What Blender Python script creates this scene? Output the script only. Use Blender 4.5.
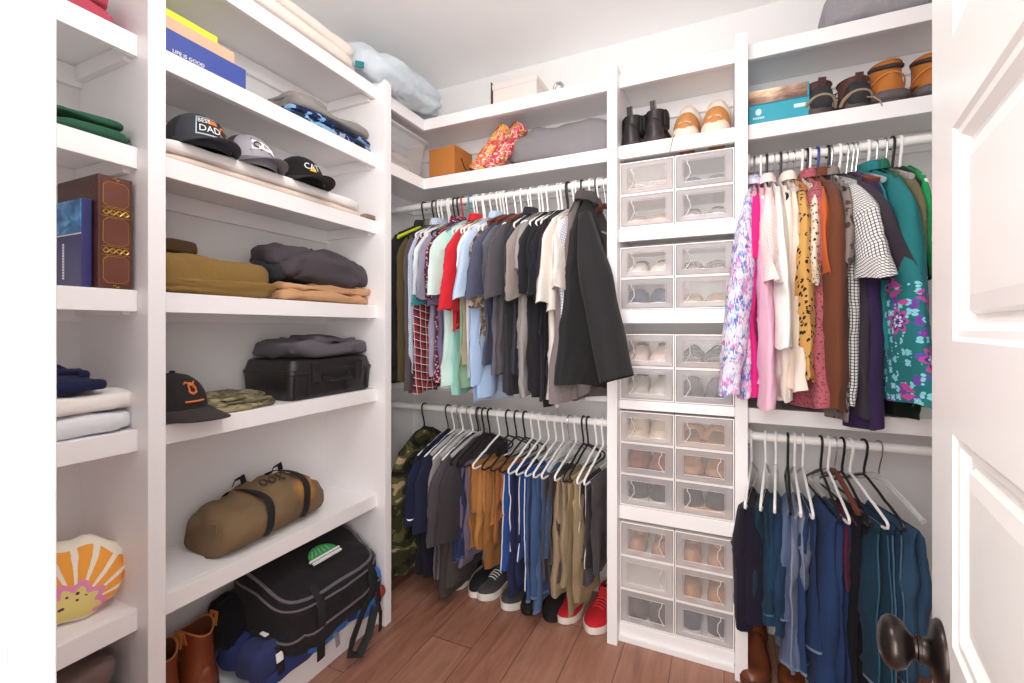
import bpy, math, random
from mathutils import Vector, Matrix, noise
for o in list(bpy.data.objects): bpy.data.objects.remove(o, do_unlink=True)
SC = bpy.context.scene
COL = SC.collection
PI = math.pi
sin, cos = math.sin, math.cos
def sgn(a, q): return math.copysign(abs(a)**q, a)

# ------------------------------------------------------------ camera, light, exposure
CAM_H, FPX, YAW, HOR = 1.22, 458.0, math.radians(24.8), 328.0
cd = bpy.data.cameras.new('camera'); cam = bpy.data.objects.new('camera', cd); COL.objects.link(cam)
cam.location = (0, 0, CAM_H); cam.rotation_euler = (PI/2, 0, YAW)
cd.sensor_width = 36.0; cd.lens = FPX/1024*36.0; cd.shift_y = -(341.5-HOR)/1024; cd.clip_start = 0.01
SC.camera = cam
SC.view_settings.view_transform = 'Standard'; SC.view_settings.look = 'None'
SC.view_settings.gamma = 1.0; SC.view_settings.use_curve_mapping = False
SC.view_settings.exposure = 0.74
SC.cycles.max_bounces = 16; SC.cycles.diffuse_bounces = 12; SC.cycles.transparent_max_bounces = 24
w = bpy.data.worlds.new('hall_light'); SC.world = w; w.use_nodes = True
w.node_tree.nodes['Background'].inputs[0].default_value = (1.0, 0.97, 0.94, 1)
w.node_tree.nodes['Background'].inputs[1].default_value = 1.2
def area(name, loc, rot, sx, sy, power, col=(1, .96, .925)):
    l = bpy.data.lights.new(name, 'AREA'); l.shape = 'RECTANGLE'; l.size = sx; l.size_y = sy
    l.energy = power; l.color = col
    o = bpy.data.objects.new(name, l); o.location = loc; o.rotation_euler = rot; COL.objects.link(o); return o
pl = bpy.data.lights.new('closet_ceiling_light', 'POINT'); pl.energy = 11.5; pl.shadow_soft_size = .14; pl.color = (1, .97, .94)
po = bpy.data.objects.new('closet_ceiling_light', pl); po.location = (-.42, .68, 2.22); COL.objects.link(po)
area('doorway_fill_light', (-.02, -.55, 1.45), (math.radians(86), 0, math.radians(20)), 1.1, 1.5, 33)  # added upright fill panel behind the camera, brightens the closet through the doorway

# ------------------------------------------------------------ geometry of the place (metres)
YF, YS, YB = 1.763, 1.809, 2.09          # back units: stile fronts, shelf fronts, back wall
XF, XS, XB = -1.254, -1.298, -1.575      # left unit: stile fronts, shelf fronts, left wall
CEIL = 2.513
YR, ZR, ZL = 1.87, 1.82, .83             # closet rods
SH = [2.215, 1.934, 1.66, 1.312, .972, .535]   # shelf tops
BASE = .09
FA = .052                                 # shelf edge height
X1a, X1b, X2a, X2b = -.41, -.371, .0355, .0755 # the two stiles of the shoe cabinet
Y1a, Y1b, Y2a, Y2b = .6315, .6705, 1.4786, 1.518
def ray(px):
    u = (px-512)/FPX; return (-sin(YAW)+u*cos(YAW), cos(YAW)+u*sin(YAW))
def on_y(px, py, y):
    a = ray(px); D = y/a[1]; return Vector((D*a[0], y, CAM_H+(HOR-py)*D/FPX))
def on_x(px, py, x):
    a = ray(px); D = x/a[0]; return Vector((x, D*a[1], CAM_H+(HOR-py)*D/FPX))

# ------------------------------------------------------------ materials
def srgb(h):
    c = [int(h[i:i+2], 16)/255 for i in (0, 2, 4)]
    return tuple(v/12.92 if v <= .04045 else ((v+.055)/1.055)**2.4 for v in c)+(1,)
MATS = {}
class NT:
    def __init__(s, name):
        s.m = bpy.data.materials.new(name); s.m.use_nodes = True; s.t = s.m.node_tree
        s.b = s.t.nodes['Principled BSDF']; s.out = s.t.nodes['Material Output']
    def n(s, typ, **kw):
        nd = s.t.nodes.new(typ)
        for k, v in kw.items():
            if k.startswith('i_'): nd.inputs[k[2:].replace('_', ' ')].default_value = v
            else: setattr(nd, k, v)
        return nd
    def l(s, a, b): s.t.links.new(a, b)
    def coord(s, scale=(1, 1, 1), rot=(0, 0, 0), kind='Object'):
        c = s.n('ShaderNodeTexCoord'); mp = s.n('ShaderNodeMapping')
        mp.inputs['Scale'].default_value = scale; mp.inputs['Rotation'].default_value = rot
        s.l(c.outputs[kind], mp.inputs['Vector']); return mp.outputs[0]
    def noise(s, vec, scale, detail=3, rough=.5, dist=0):
        n = s.n('ShaderNodeTexNoise'); n.inputs['Scale'].default_value = scale
        n.inputs['Detail'].default_value = detail; n.inputs['Roughness'].default_value = rough
        n.inputs['Distortion'].default_value = dist
        if vec is not None: s.l(vec, n.inputs['Vector'])
        return n.outputs[0]
    def vor(s, vec, scale, feat='F1', out='Distance', rnd=1):
        n = s.n('ShaderNodeTexVoronoi', feature=feat); n.inputs['Scale'].default_value = scale
        n.inputs['Randomness'].default_value = rnd
        s.l(vec, n.inputs['Vector']); return n.outputs[out]
    def math(s, op, a, b=None, c=None):
        n = s.n('ShaderNodeMath', operation=op)
        for i, v in enumerate((a, b, c)):
            if v is None: continue
            if isinstance(v, (int, float)): n.inputs[i].default_value = v
            else: s.l(v, n.inputs[i])
        return n.outputs[0]
    def mix(s, fac, a, b, mode='MIX'):
        n = s.n('ShaderNodeMix', data_type='RGBA', blend_type=mode)
        for i, v in ((0, fac), (6, a), (7, b)):
            if isinstance(v, (int, float, tuple)): n.inputs[i].default_value = v
            else: s.l(v, n.inputs[i])
        return n.outputs[2]
    def ramp(s, fac, stops, interp='LINEAR'):
        n = s.n('ShaderNodeValToRGB'); e = n.color_ramp; e.interpolation = interp
        while len(e.elements) < len(stops): e.elements.new(.5)
        for el, (p, c) in zip(e.elements, stops): el.position = p; el.color = c
        s.l(fac, n.inputs[0]); return n.outputs[0]
    def sep(s, vec):
        n = s.n('ShaderNodeSeparateXYZ'); s.l(vec, n.inputs[0]); return n.outputs
    def color(s, c):
        if isinstance(c, tuple): s.b.inputs['Base Color'].default_value = c
        else: s.l(c, s.b.inputs['Base Color'])
    def bump(s, h, strength=.3, dist=.01):
        n = s.n('ShaderNodeBump'); n.inputs['Strength'].default_value = strength; n.inputs['Distance'].default_value = dist
        s.l(h, n.inputs['Height']); s.l(n.outputs[0], s.b.inputs['Normal'])
    def set(s, **kw):
        for k, v in kw.items(): s.b.inputs[k.replace('_', ' ')].default_value = v
def plain(name, hexc, rough=.5, metal=0, spec=.5, nz=.06, bump=0, bscale=60, coat=0):
    key = ('p', hexc, rough, metal, spec, nz, bump, bscale, coat)
    if key in MATS: return MATS[key]
    t = NT(name); c = srgb(hexc); v = t.coord()
    d = tuple(x*(1-nz*2) for x in c[:3])+(1,)
    t.color(t.mix(t.noise(v, 9, 4), d, tuple(min(1, x*(1+nz)) for x in c[:3])+(1,)))
    t.set(Roughness=rough, Metallic=metal, Specular_IOR_Level=spec, Coat_Weight=coat)
    if bump: t.bump(t.noise(v, bscale, 5), bump, .004)
    MATS[key] = t.m; return t.m
def fabric(hexc, pat='plain', c2='ffffff', c3='000000', s=1.0, name=None, rough=.92, wr=.35, uv=False):
    key = ('f', hexc, pat, c2, c3, s, rough, wr, uv)
    if key in MATS: return MATS[key]
    t = NT(name or pat+'_cloth'); a, b, c = srgb(hexc), srgb(c2), srgb(c3); v = t.coord(); vo_ = v
    if uv: at_ = t.n('ShaderNodeAttribute', attribute_name='cloth'); v = at_.outputs['Vector']
    X, Y, Z = t.sep(v)
    if uv: Y, Z = X, Y
    def stripes(q, freq, duty): return t.math('LESS_THAN', t.math('FRACT', t.math('MULTIPLY_ADD', q, freq, 50.0)), duty)
    if pat == 'plain': col = a
    elif pat == 'heather': col = t.mix(t.noise(t.coord((40, 40, 400)), 3, 4, .8), a, b)
    elif pat == 'knit': col = t.mix(stripes(Z, 160*s, .5), a, b)
    elif pat == 'check':
        k = t.math('MULTIPLY', t.math('ADD', stripes(Y, 90*s, .5), stripes(Z, 90*s, .5)), .5); col = t.mix(k, a, b)
    elif pat == 'grid':
        k = t.math('MAXIMUM', stripes(Y, 70*s, .22), stripes(Z, 70*s, .22)); col = t.mix(k, a, b)
    elif pat == 'plaid':
        k = t.math('MULTIPLY', t.math('ADD', stripes(Y, 18*s, .5), stripes(Z, 18*s, .5)), .5)
        col = t.mix(k, a, c)
        col = t.mix(t.math('MAXIMUM', stripes(Y, 18*s, .08), stripes(Z, 18*s, .08)), col, b)
    elif pat == 'stripe': col = t.mix(stripes(Z, 40*s, .35), a, b)
    elif pat == 'leopard':
        d = t.vor(v, 58*s); k = t.math('LESS_THAN', d, .36)
        k2 = t.math('LESS_THAN', t.noise(v, 90*s, 1), .60)
        col = t.mix(t.math('MULTIPLY', k, k2), a, b)
    elif pat == 'floral':
        r = t.vor(t.mix(.05, v, t.n('ShaderNodeTexNoise', i_Scale=25.0).outputs[1]), 80*s, out='Color')
        rr = t.sep(r)[0]
        col = t.ramp(rr, [(0, a), (.40, b), (.58, c), (.72, srgb('f2f0f8')), (.9, srgb('9fcfe8'))], 'CONSTANT')
    elif pat == 'ditsy':
        d = t.vor(v, 85*s); col = t.mix(t.math('LESS_THAN', d, .36), a, b)
        col = t.mix(t.math('LESS_THAN', t.vor(v, 61*s), .2), col, c)
    elif pat == 'camo':
        n1 = t.noise(t.coord((1, 1, 1.6)), 13*s, 2, .5, .6)
        col = t.ramp(n1, [(0, c), (.41, a), (.54, b), (.64, srgb('b39a78'))], 'CONSTANT')
    elif pat == 'denim':
        k = t.noise(t.coord((60, 60, 4)), 6, 5, .7); k2 = t.noise(v, 7, 2)
        col = t.mix(t.math('MULTIPLY_ADD', k2, .6, t.math('MULTIPLY', k, .4)), a, b)
    elif pat == 'sprinkle':
        k = t.math('LESS_THAN', t.noise(v, 140, 2), .40); col = t.mix(k, a, b)
    v = vo_; sh = t.noise(v, 6, 3)
    dk = t.mix(.12, col, (0, 0, 0, 1)) if not isinstance(col, tuple) else tuple(x*.88 for x in col[:3])+(1,)
    t.color(t.mix(sh, dk, col)); t.set(Roughness=rough, Specular_IOR_Level=.25, Sheen_Weight=.05, Sheen_Roughness=.5)
    h = t.math('ADD', t.noise(t.coord((1, 1, .35)), 22, 3), t.math('MULTIPLY', t.noise(v, 400, 2), .15))
    t.bump(h, wr, .012)
    MATS[key] = t.m; return t.m
def seethru(name, hexc, alpha, rough=.25, spec=.5):
    if name in MATS: return MATS[name]
    t = NT(name); t.color(srgb(hexc)); t.set(Roughness=rough, Specular_IOR_Level=spec)
    tr = t.n('ShaderNodeBsdfTransparent'); mx = t.n('ShaderNodeMixShader'); mx.inputs[0].default_value = alpha
    t.l(tr.outputs[0], mx.inputs[1]); t.l(t.b.outputs[0], mx.inputs[2]); t.l(mx.outputs[0], t.out.inputs[0])
    MATS[name] = t.m; return t.m
PAINT = plain('white_paint', 'f1eff0', .35, nz=.01)
WALL = plain('wall_paint', 'e6e5e5', .7, nz=.01)
CEILM = plain('ceiling_paint', 'f4f4f4', .8, nz=.01)
DOORM = plain('door_paint', 'e9e6e4', .3, nz=.01)
PLW = plain('white_plastic', 'f3f1ef', .3, nz=.01)
PLB = plain('black_plastic', '1c1b1d', .35, nz=.05)
WOODH = plain('hanger_wood', 'b06a3a', .4)
DARKW = plain('dark_hanger_wood', '6e3524', .4)
BLUEP = plain('blue_plastic', '2e3f8a', .35)
REDP = plain('red_plastic', 'b83438', .35); TEALP = plain('teal_plastic', '3d8fa5', .35)
CHROME = plain('chrome', 'c9c9cb', .18, metal=1)
CLEARH = seethru('clear_hanger_plastic', 'e6e6e8', .4, .12)
BLACK = plain('black_webbing', '1b191c', .8)
def floor_mat():
    t = NT('wood_planks'); v = t.coord(); X, Y, Z = t.sep(v)
    px = t.math('MULTIPLY', X, 1/.175); col = t.math('FLOOR', px)
    off = t.math('FRACT', t.math('MULTIPLY', col, .377)); py = t.math('ADD', t.math('MULTIPLY', Y, 1/1.2), off); row = t.math('FLOOR', py)
    cx = t.n('ShaderNodeCombineXYZ'); t.l(col, cx.inputs[0]); t.l(row, cx.inputs[1])
    wn = t.n('ShaderNodeTexWhiteNoise', noise_dimensions='3D'); t.l(cx.outputs[0], wn.inputs[0])
    sh = t.n('ShaderNodeVectorMath', operation='MULTIPLY_ADD'); t.l(cx.outputs[0], sh.inputs[0]); sh.inputs[1].default_value = (3.1, 7.7, 1); t.l(v, sh.inputs[2])
    mp = t.n('ShaderNodeMapping'); mp.inputs['Scale'].default_value = (14, 1.6, 1); t.l(sh.outputs[0], mp.inputs[0])
    g1 = t.noise(mp.outputs[0], 2.2, 6, .62, .8)
    mp2 = t.n('ShaderNodeMapping'); mp2.inputs['Scale'].default_value = (60, 3, 1); t.l(sh.outputs[0], mp2.inputs[0])
    g2 = t.noise(mp2.outputs[0], 3, 4, .6)
    c = t.ramp(g1, [(.28, srgb('5f3b2d')), (.45, srgb('8d5c48')), (.6, srgb('a06e5b')), (.8, srgb('b48672'))])
    c = t.mix(t.math('MULTIPLY', g2, .35), c, srgb('7a5243'))
    c = t.mix(t.math('MULTIPLY', wn.outputs[0], .5), c, srgb('c0907a'))
    e = t.math('LESS_THAN', t.math('FRACT', px), .018); e2 = t.math('LESS_THAN', t.math('FRACT', py), .003)
    c = t.mix(t.math('MULTIPLY', t.math('MAXIMUM', e, e2), .7), c, srgb('2e1b15'))
    t.color(c); t.set(Roughness=.42); t.bump(g2, .08, .003); return t.m

# ------------------------------------------------------------ mesh building
class MB:
    def __init__(s): s.v = []; s.f = []; s.k = []; s.c = []
    def add(s, vs, fs, m=0, cs=None):
        b = len(s.v); s.c += cs or [(v[0]+v[1], v[2], 0) for v in vs]; s.v += [tuple(v) for v in vs]; s.f += [tuple(i+b for i in f) for f in fs]; s.k += [m]*len(fs); return s
    def box(s, x0, x1, y0, y1, z0, z1, m=0):
        vs = [(x, y, z) for z in (z0, z1) for y in (y0, y1) for x in (x0, x1)]
        return s.add(vs, [(0, 2, 3, 1), (4, 5, 7, 6), (0, 1, 5, 4), (2, 6, 7, 3), (0, 4, 6, 2), (1, 3, 7, 5)], m)
    def loft(s, rings, cap0=True, cap1=True, m=0, closed=True):
        n = len(rings[0]); vs = [p for r in rings for p in r]; fs = []; cs = []; tv = [0]*n
        for i, r in enumerate(rings):
            if i: tv = [tv[j]+(Vector(r[j])-Vector(rings[i-1][j])).length for j in range(n)]
            q = 0
            for j in range(n):
                if j: q += (Vector(r[j])-Vector(r[j-1])).length
                cs.append((q, tv[j], 0))
        for i in range(len(rings)-1):
            for j in range(n if closed else n-1):
                a, b = i*n+j, i*n+(j+1) % n; fs.append((a, b, b+n, a+n))
        if cap0: fs.append(tuple(reversed(range(n))))
        if cap1: fs.append(tuple(range((len(rings)-1)*n, len(rings)*n)))
        return s.add(vs, fs, m, cs)
    def tube(s, path, r, n=7, m=0, closed=False, flat=None):
        P = [Vector(p) for p in path]; rings = []; up = None; N = len(P)
        for i, p in enumerate(P):
            if closed: t = (P[(i+1) % N]-P[i-1])
            else: t = (P[min(i+1, N-1)]-P[max(i-1, 0)])
            t.normalize()
            if up is None: up = t.orthogonal().normalized() if flat is None else Vector(flat)
            up = (up-t*up.dot(t))
            if up.length < 1e-6: up = t.orthogonal()
            up.normalize(); sd = t.cross(up)
            rr = r[i] if isinstance(r, (list, tuple)) and not isinstance(r, tuple) else r
            ra, rb = (rr if isinstance(rr, tuple) else (rr, rr))
            rings.append([p+up*ra*cos(2*PI*k/n)+sd*rb*sin(2*PI*k/n) for k in range(n)])
        if closed: rings.append(rings[0])
        return s.loft(rings, not closed, not closed, m)
    def lathe(s, prof, n=24, M=None, m=0, cap=True):
        rings = [[Vector((r*cos(2*PI*k/n), r*sin(2*PI*k/n), z)) for k in range(n)] for r, z in prof]
        if M is not None: rings = [[M@p for p in r] for r in rings]
        return s.loft(rings, cap, cap, m)
    def soft(s, c, h, e=.5, e2=.5, amp=.01, fr=8, seed=0, nu=28, nv=14, flat=None, fn=None, m=0, M=None, cr=.9):
        """rounded cushion-like body: half sizes h about c, squareness e (0 box .. 1 ellipsoid), noise folds, flattened at z=flat"""
        def pw(a, q): return math.copysign(abs(a)**q, a)
        rings = []
        for i in range(nv+1):
            la = -PI/2+PI*i/nv; r = []
            for j in range(nu):
                lo = 2*PI*j/nu
                p = Vector((pw(cos(la), e)*pw(cos(lo), e2), pw(cos(la), e)*pw(sin(lo), e2), pw(sin(la), e)))
                q = Vector((p.x*h[0], p.y*h[1], p.z*h[2]))
                if amp:
                    d = noise.noise(q*fr+Vector((seed*3.7, seed*1.3, seed))) + .5*noise.noise(q*fr*2.3+Vector((seed, 9, 4)))
                    d -= cr*max(0, 1-abs(noise.noise(Vector((q.x*fr*.9+q.z*fr*.6, q.y*fr*.75-q.x*fr*.5, q.z*fr*1.1))+Vector((seed*5.1, seed, 7))))*3.2)**2
                    q += p.normalized()*amp*d if p.length > 0 else Vector()
                if fn: q = fn(q)
                q += Vector(c)
                if flat is not None and q.z < flat: q.z = flat+(q.z-flat)*.02
                if M is not None: q = M@q
                r.append(q)
            rings.append(r)
        return s.loft(rings, True, True, m)
    def build(s, name, mats, parent=None, smooth=True, ang=40, bevel=0, seg=2, sub=0, solid=0, M=None):
        if not isinstance(mats, (list, tuple)): mats = [mats]
        me = bpy.data.meshes.new(name); me.from_pydata(s.v, [], s.f)
        if M is not None: me.transform(M)
        if len(s.c) == len(s.v):
            at_ = me.attributes.new('cloth', 'FLOAT_VECTOR', 'POINT'); at_.data.foreach_set('vector', [x for c in s.c for x in c])
        for mt in mats: me.materials.append(mt)
        for p, k in zip(me.polygons, s.k): p.material_index = k; p.use_smooth = smooth
        if smooth: me.set_sharp_from_angle(angle=math.radians(ang))
        me.validate(); o = bpy.data.objects.new(name, me); COL.objects.link(o)
        if parent: o.parent = parent
        if solid:
            q = o.modifiers.new('thick', 'SOLIDIFY'); q.thickness = solid; q.offset = 0
        if bevel:
            q = o.modifiers.new('bevel', 'BEVEL'); q.width = bevel; q.segments = seg; q.limit_method = 'ANGLE'; q.angle_limit = math.radians(40)
        if sub:
            q = o.modifiers.new('sub', 'SUBSURF'); q.levels = sub; q.render_levels = sub
        return o
def tag(o, label, cat, group=None):
    n = len(label.split())
    assert 4 <= n <= 16, (n, label)
    o['label'] = label; o['category'] = cat
    if group: o['group'] = group
    return o
def thing(name, label, cat, loc=(0, 0, 0), rz=0, group=None):
    o = bpy.data.objects.new(name, None); COL.objects.link(o); o.empty_display_size = .05
    o.location = loc; o.rotation_euler = (0, 0, rz); return tag(o, label, cat, group)
def struct(name, mb, m, bevel=0):
    o = mb.build(name, m, smooth=False, bevel=bevel); o['kind'] = 'structure'; return o
def text(s, size, m, parent, M, ext=.0006, name='lettering', sx=1.0):
    c = bpy.data.curves.new('t', 'FONT'); c.body = s; c.size = size; c.align_x = 'CENTER'; c.align_y = 'CENTER'; c.extrude = ext; c.resolution_u = 2
    t = bpy.data.objects.new('t', c); COL.objects.link(t); me = bpy.data.meshes.new_from_object(t)
    bpy.data.objects.remove(t, do_unlink=True); me.transform(Matrix.Scale(sx, 4, (1, 0, 0))); me.transform(M); me.materials.clear(); me.materials.append(m)
    o = bpy.data.objects.new(name, me); COL.objects.link(o); o.parent = parent; return o
def frame(o, xa, ya):
    """matrix whose local x, y axes run along xa, ya from o"""
    xa = Vector(xa).normalized(); ya = Vector(ya); za = xa.cross(ya).normalized(); ya = za.cross(xa)
    return Matrix(((xa.x, ya.x, za.x, o[0]), (xa.y, ya.y, za.y, o[1]), (xa.z, ya.z, za.z, o[2]), (0, 0, 0, 1)))

# ------------------------------------------------------------ room shell
XR = .95
struct('floor', MB().box(XB-.1, XR+.1, -1.2, YB+.1, -.05, 0), floor_mat())
struct('ceiling', MB().box(XB-.1, XR+.1, .02, YB+.1, CEIL, CEIL+.05), CEILM)
struct('wall_left', MB().box(XB-.1, XB, .02, YB+.1, 0, CEIL), WALL)
struct('wall_back', MB().box(XB, XR, YB, YB+.1, 0, CEIL), WALL)
struct('wall_right', MB().box(XR, XR+.1, .02, YB+.1, 0, CEIL), WALL)
DWL, DWR = -.4036, .135
m = MB().box(XB, DWL-.02, .03, .15, 0, CEIL).box(DWR+.02, XR, .03, .15, 0, CEIL).box(DWL-.02, DWR+.02, .03, .15, 2.1, CEIL)
struct('wall_near', m, WALL)
m = MB().box(DWL-.021, DWL, .028, .150, 0, 2.1).box(DWR, DWR+.021, .028, .152, 0, 2.1).box(DWL-.021, DWR+.021, .028, .152, 2.085, 2.101)
m.box(DWL-.012, DWL+.0015, .118, .127, 0, 2.085).box(DWL-.08, DWL-.012, .15, .155, 0, 2.15).box(DWR+.005, DWR+.08, .15, .158, 0, 2.15)
struct('door_1', m, DOORM, .002)

# ------------------------------------------------------------ the left shelving
u = thing('shelf_unit', 'tall white built-in shelving along the left wall with two bays', 'shelving', (XF, Y1a, 0))
o0 = Vector(u.location)
def part(mb, name, mat, parent, bevel=.0015, **k):
    return mb.build(name, mat, parent, smooth=False, bevel=bevel, M=Matrix.Translation(-Vector(parent.location)), **k)
part(MB().box(XB, XF, Y1a, Y1b, 0, SH[0]+.02), 'side_panel', PAINT, u)
part(MB().box(XB, XF, Y2a, Y2b, 0, SH[0]+.02), 'side_panel', PAINT, u)
part(MB().box(XB, XF, .16, .18, 0, SH[0]), 'side_panel', PAINT, u)
def shelf_left(z, a, b):
    m = MB().box(XB, XS-.019, a, b, z-.02, z).box(XS-.019, XS, a, b, z-FA, z)
    part(m, 'shelf', PAINT, u)
    c = MB().box(XB, XB+.017, a, b, z-.075, z-.021).box(XB+.017, XS-.03, b-.017, b, z-.06, z-.021)
    part(c, 'cleat', PAINT, u)
for z in SH:
    shelf_left(z, Y1b, Y2a); shelf_left(z, .18, Y1a)
for a, b in ((Y1b, Y2a), (.18, Y1a)):
    part(MB().box(XB, XS-.019, a, b, BASE-.02, BASE).box(XS-.019, XS, a, b, 0, BASE), 'base', PAINT, u)

# ------------------------------------------------------------ the corner hanging bay
cu = thing('hanging_unit', 'white corner shelves with two clothes rods between left shelving and shoe cabinet', 'closet shelving', (XS, YS, 0))
def corner(z, th=FA):
    m = MB().box(XB, X1a, YS+.019, YB, z-.02, z).box(XB, XS-.019, Y2b, YS+.019, z-.02, z)
    m.box(XS, X1a, YS, YS+.019, z-th, z).box(XS-.019, XS, Y2b, YS+.019, z-th, z)
    part(m, 'shelf', PAINT, cu)
    part(MB().box(XB, X1a, YB-.017, YB, z-.09, z-.021).box(XB, XB+.017, Y2b, YB-.017, z-.09, z-.021), 'cleat', PAINT, cu)
corner(SH[0]); corner(SH[1])
ZM = .962
part(MB().box(XB, X1a, YS+.115, YB, ZM-.02, ZM).box(XB, X1a, YS+.1, YS+.115, ZM-FA, ZM), 'shelf', PAINT, cu)
def rod(z, a, b, parent):
    n = 20; Mx = Matrix.Translation(-Vector(parent.location))@Matrix.Translation((a, YR, z))@Matrix.Rotation(PI/2, 4, 'Y')
    MB().lathe([(.0155, 0), (.0155, b-a)], n, Mx).build('closet_rod', PLW, parent, ang=30)
    for x in (a, b-.012):
        q = MB().lathe([(.03, 0), (.03, .008), (.022, .012)], n, Matrix.Translation(-Vector(parent.location))@Matrix.Translation((x, YR, z))@Matrix.Rotation(PI/2, 4, 'Y'))
        q.build('rod_socket', PLW, parent, ang=30)
rod(ZR, XB, X1a, cu); rod(ZL, XB, X1a, cu)

# ------------------------------------------------------------ shoe cabinet
sc = thing('shoe_cabinet', 'narrow white shoe cabinet between two stiles holding stacked clear drawers', 'cabinet', (X1a, YF, 0))
part(MB().box(X1a, X1b, YF, YB, 0, SH[0]+.02), 'side_panel', PAINT, sc)
part(MB().box(X2a, X2b, YF, YB, 0, SH[0]+.02), 'side_panel', PAINT, sc)
G = [(1.612, .127, 2), (1.292, .122, 2), (.941, .128, 2), (.528, .1225, 3), (.068, .131, 3)]
for z, th in ((SH[0], FA), (SH[1], FA), (1.610, FA), (1.290, FA), (.939, .035), (.526, FA), (.066, .066)):
    part(MB().box(X1b, X2a, YS+.019, YB, z-.02, z).box(X1b, X2a, YS, YS+.019, z-th, z), 'shelf', PAINT, sc)
for z in (SH[0], SH[1]):
    part(MB().box(X1b, X2a, YB-.017, YB, z-.09, z-.021), 'cleat', PAINT, sc)
part(MB().box(X1b, X2a, YS-.012, YS, 0, .022), 'toe_moulding', PAINT, sc)

# ------------------------------------------------------------ right hanging bay
ru = thing('hanging_unit', 'white hanging bay right of the shoe cabinet with shelves above two rods', 'closet shelving', (X2b, YS, 0))
for z in (SH[0], SH[1]):
    part(MB().box(X2b, XR, YS+.019, YB, z-.02, z).box(X2b, XR, YS, YS+.019, z-FA, z), 'shelf', PAINT, ru)
    part(MB().box(X2b, XR, YB-.017, YB, z-.09, z-.021), 'cleat', PAINT, ru)
part(MB().box(X2b, XR, YS+.019, YB, .92, .94).box(X2b, XR, YS, YS+.019, .94-FA, .94), 'shelf', PAINT, ru)
rod(ZR, X2b, XR, ru); rod(ZL, X2b, XR, ru)

# ------------------------------------------------------------ the open door
DE = Vector((.2065, .646, 0)); DD = Vector((-.158, -.98744, 0)); DNm = Vector((-.98744, .158, 0))  # free edge, towards hinge, face normal
DWID = .53
dr = thing('door', 'white panelled closet door standing open at the right with bronze knob', 'door', DE)
def dp(s_, n_, z): return DD*s_+DNm*n_+Vector((0, 0, z))
m = MB()
PANELS = [(.36, .557), (.642, .839), (.925, 1.122), (1.208, 1.405), (1.4895, 1.687), (1.772, 1.969)]
S0, S1 = .092, DWID-.092
def quad(a, b, c, d): m.add([a, b, c, d], [(0, 1, 2, 3)])
zc = [0.01]+[z for p in PANELS for z in p]+[2.08]
for i in range(0, len(zc), 2): quad(dp(S0, 0, zc[i]), dp(S1, 0, zc[i]), dp(S1, 0, zc[i+1]), dp(S0, 0, zc[i+1]))
quad(dp(0, 0, .01), dp(S0, 0, .01), dp(S0, 0, 2.08), dp(0, 0, 2.08)); quad(dp(S1, 0, .01), dp(DWID, 0, .01), dp(DWID, 0, 2.08), dp(S1, 0, 2.08))
T = .035
quad(dp(0, -T, .01), dp(0, 0, .01), dp(0, 0, 2.08), dp(0, -T, 2.08)); quad(dp(DWID, 0, .01), dp(DWID, -T, .01), dp(DWID, -T, 2.08), dp(DWID, 0, 2.08))
quad(dp(DWID, -T, .01), dp(0, -T, .01), dp(0, -T, 2.08), dp(DWID, -T, 2.08)); quad(dp(0, 0, 2.08), dp(DWID, 0, 2.08), dp(DWID, -T, 2.08), dp(0, -T, 2.08))
m.build('slab', DOORM, dr, smooth=False)
for z0, z1 in PANELS:
    m = MB(); steps = [(0, 0), (.004, -.003), (.010, -.0035), (.016, -.010), (.024, -.011), (.027, -.006), (.040, -.004)]
    rings = [[dp(S0+a, d, z0+a), dp(S1-a, d, z0+a), dp(S1-a, d, z1-a), dp(S0+a, d, z1-a)] for a, d in steps]
    m.loft(rings, False, True); m.build('panel', DOORM, dr, smooth=False)
# knob
ks, kz = .05, .892
KM = frame(dp(ks, 0, kz), (0, 0, 1), DD)   # local z along outward normal
if (KM.to_3x3()@Vector((0, 0, 1))).dot(DNm) < 0: KM = frame(dp(ks, 0, kz), DD, (0, 0, 1))
BR = plain('dark_bronze', '3a3230', .28, metal=.85, nz=.15)
kb = MB().lathe([(.0, .0), (.033, 0), (.033, .003), (.029, .007), (.016, .010), (.013, .012), (.0125, .016), (.0135, .0165), (.0135, .019), (.0115, .02), (.011, .023), (.012, .025)], 28, KM)
kb.build('rosette', BR, dr, ang=50)
pr = [(.011, .022), (.016, .0255), (.0235, .030), (.027, .036), (.0265, .042), (.022, .047), (.013, .0505), (.0, .052)]
MB().lathe(pr, 28, KM@Matrix.Diagonal((1.12, .9, 1, 1))).build('knob', BR, dr, ang=60)
MB().box(.0, .003, -.012, .012, .80, .92).build('latch_plate', BR, dr, M=frame((0, 0, 0), -DD, -DNm)@Matrix.Translation((0, T/2, 0)))

# ------------------------------------------------------------ soft goods on the shelves
def ybox(px, x): return on_x(px, 300, x).y
def slabs(layers, seed=0, amp=.008, fr=9):
    """stack of folded layers: (cx, cy, z0, hx, hy, h)"""
    m = MB()
    for i, (cx, cy, z0, hx, hy, h) in enumerate(layers):
        m.soft((cx, cy, z0+h/2), (hx, hy, h/2), e=.42, e2=.32, amp=amp, fr=fr, seed=seed+i*2.3, nu=48, nv=16, flat=z0 if i == 0 else None)
    return m
def folded(name, label, cat, loc, layers, mat, seed=0, amp=.008, fr=9, group=None, rz=0, parts=()):
    o = slabs(layers, seed, amp, fr).build(name, mat, ang=80); o.location = loc; o.rotation_euler.z = rz
    return tag(o, label, cat, group)
S = SH
def at(px, x, z): return Vector((x, ybox(px, x), z))
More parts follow.
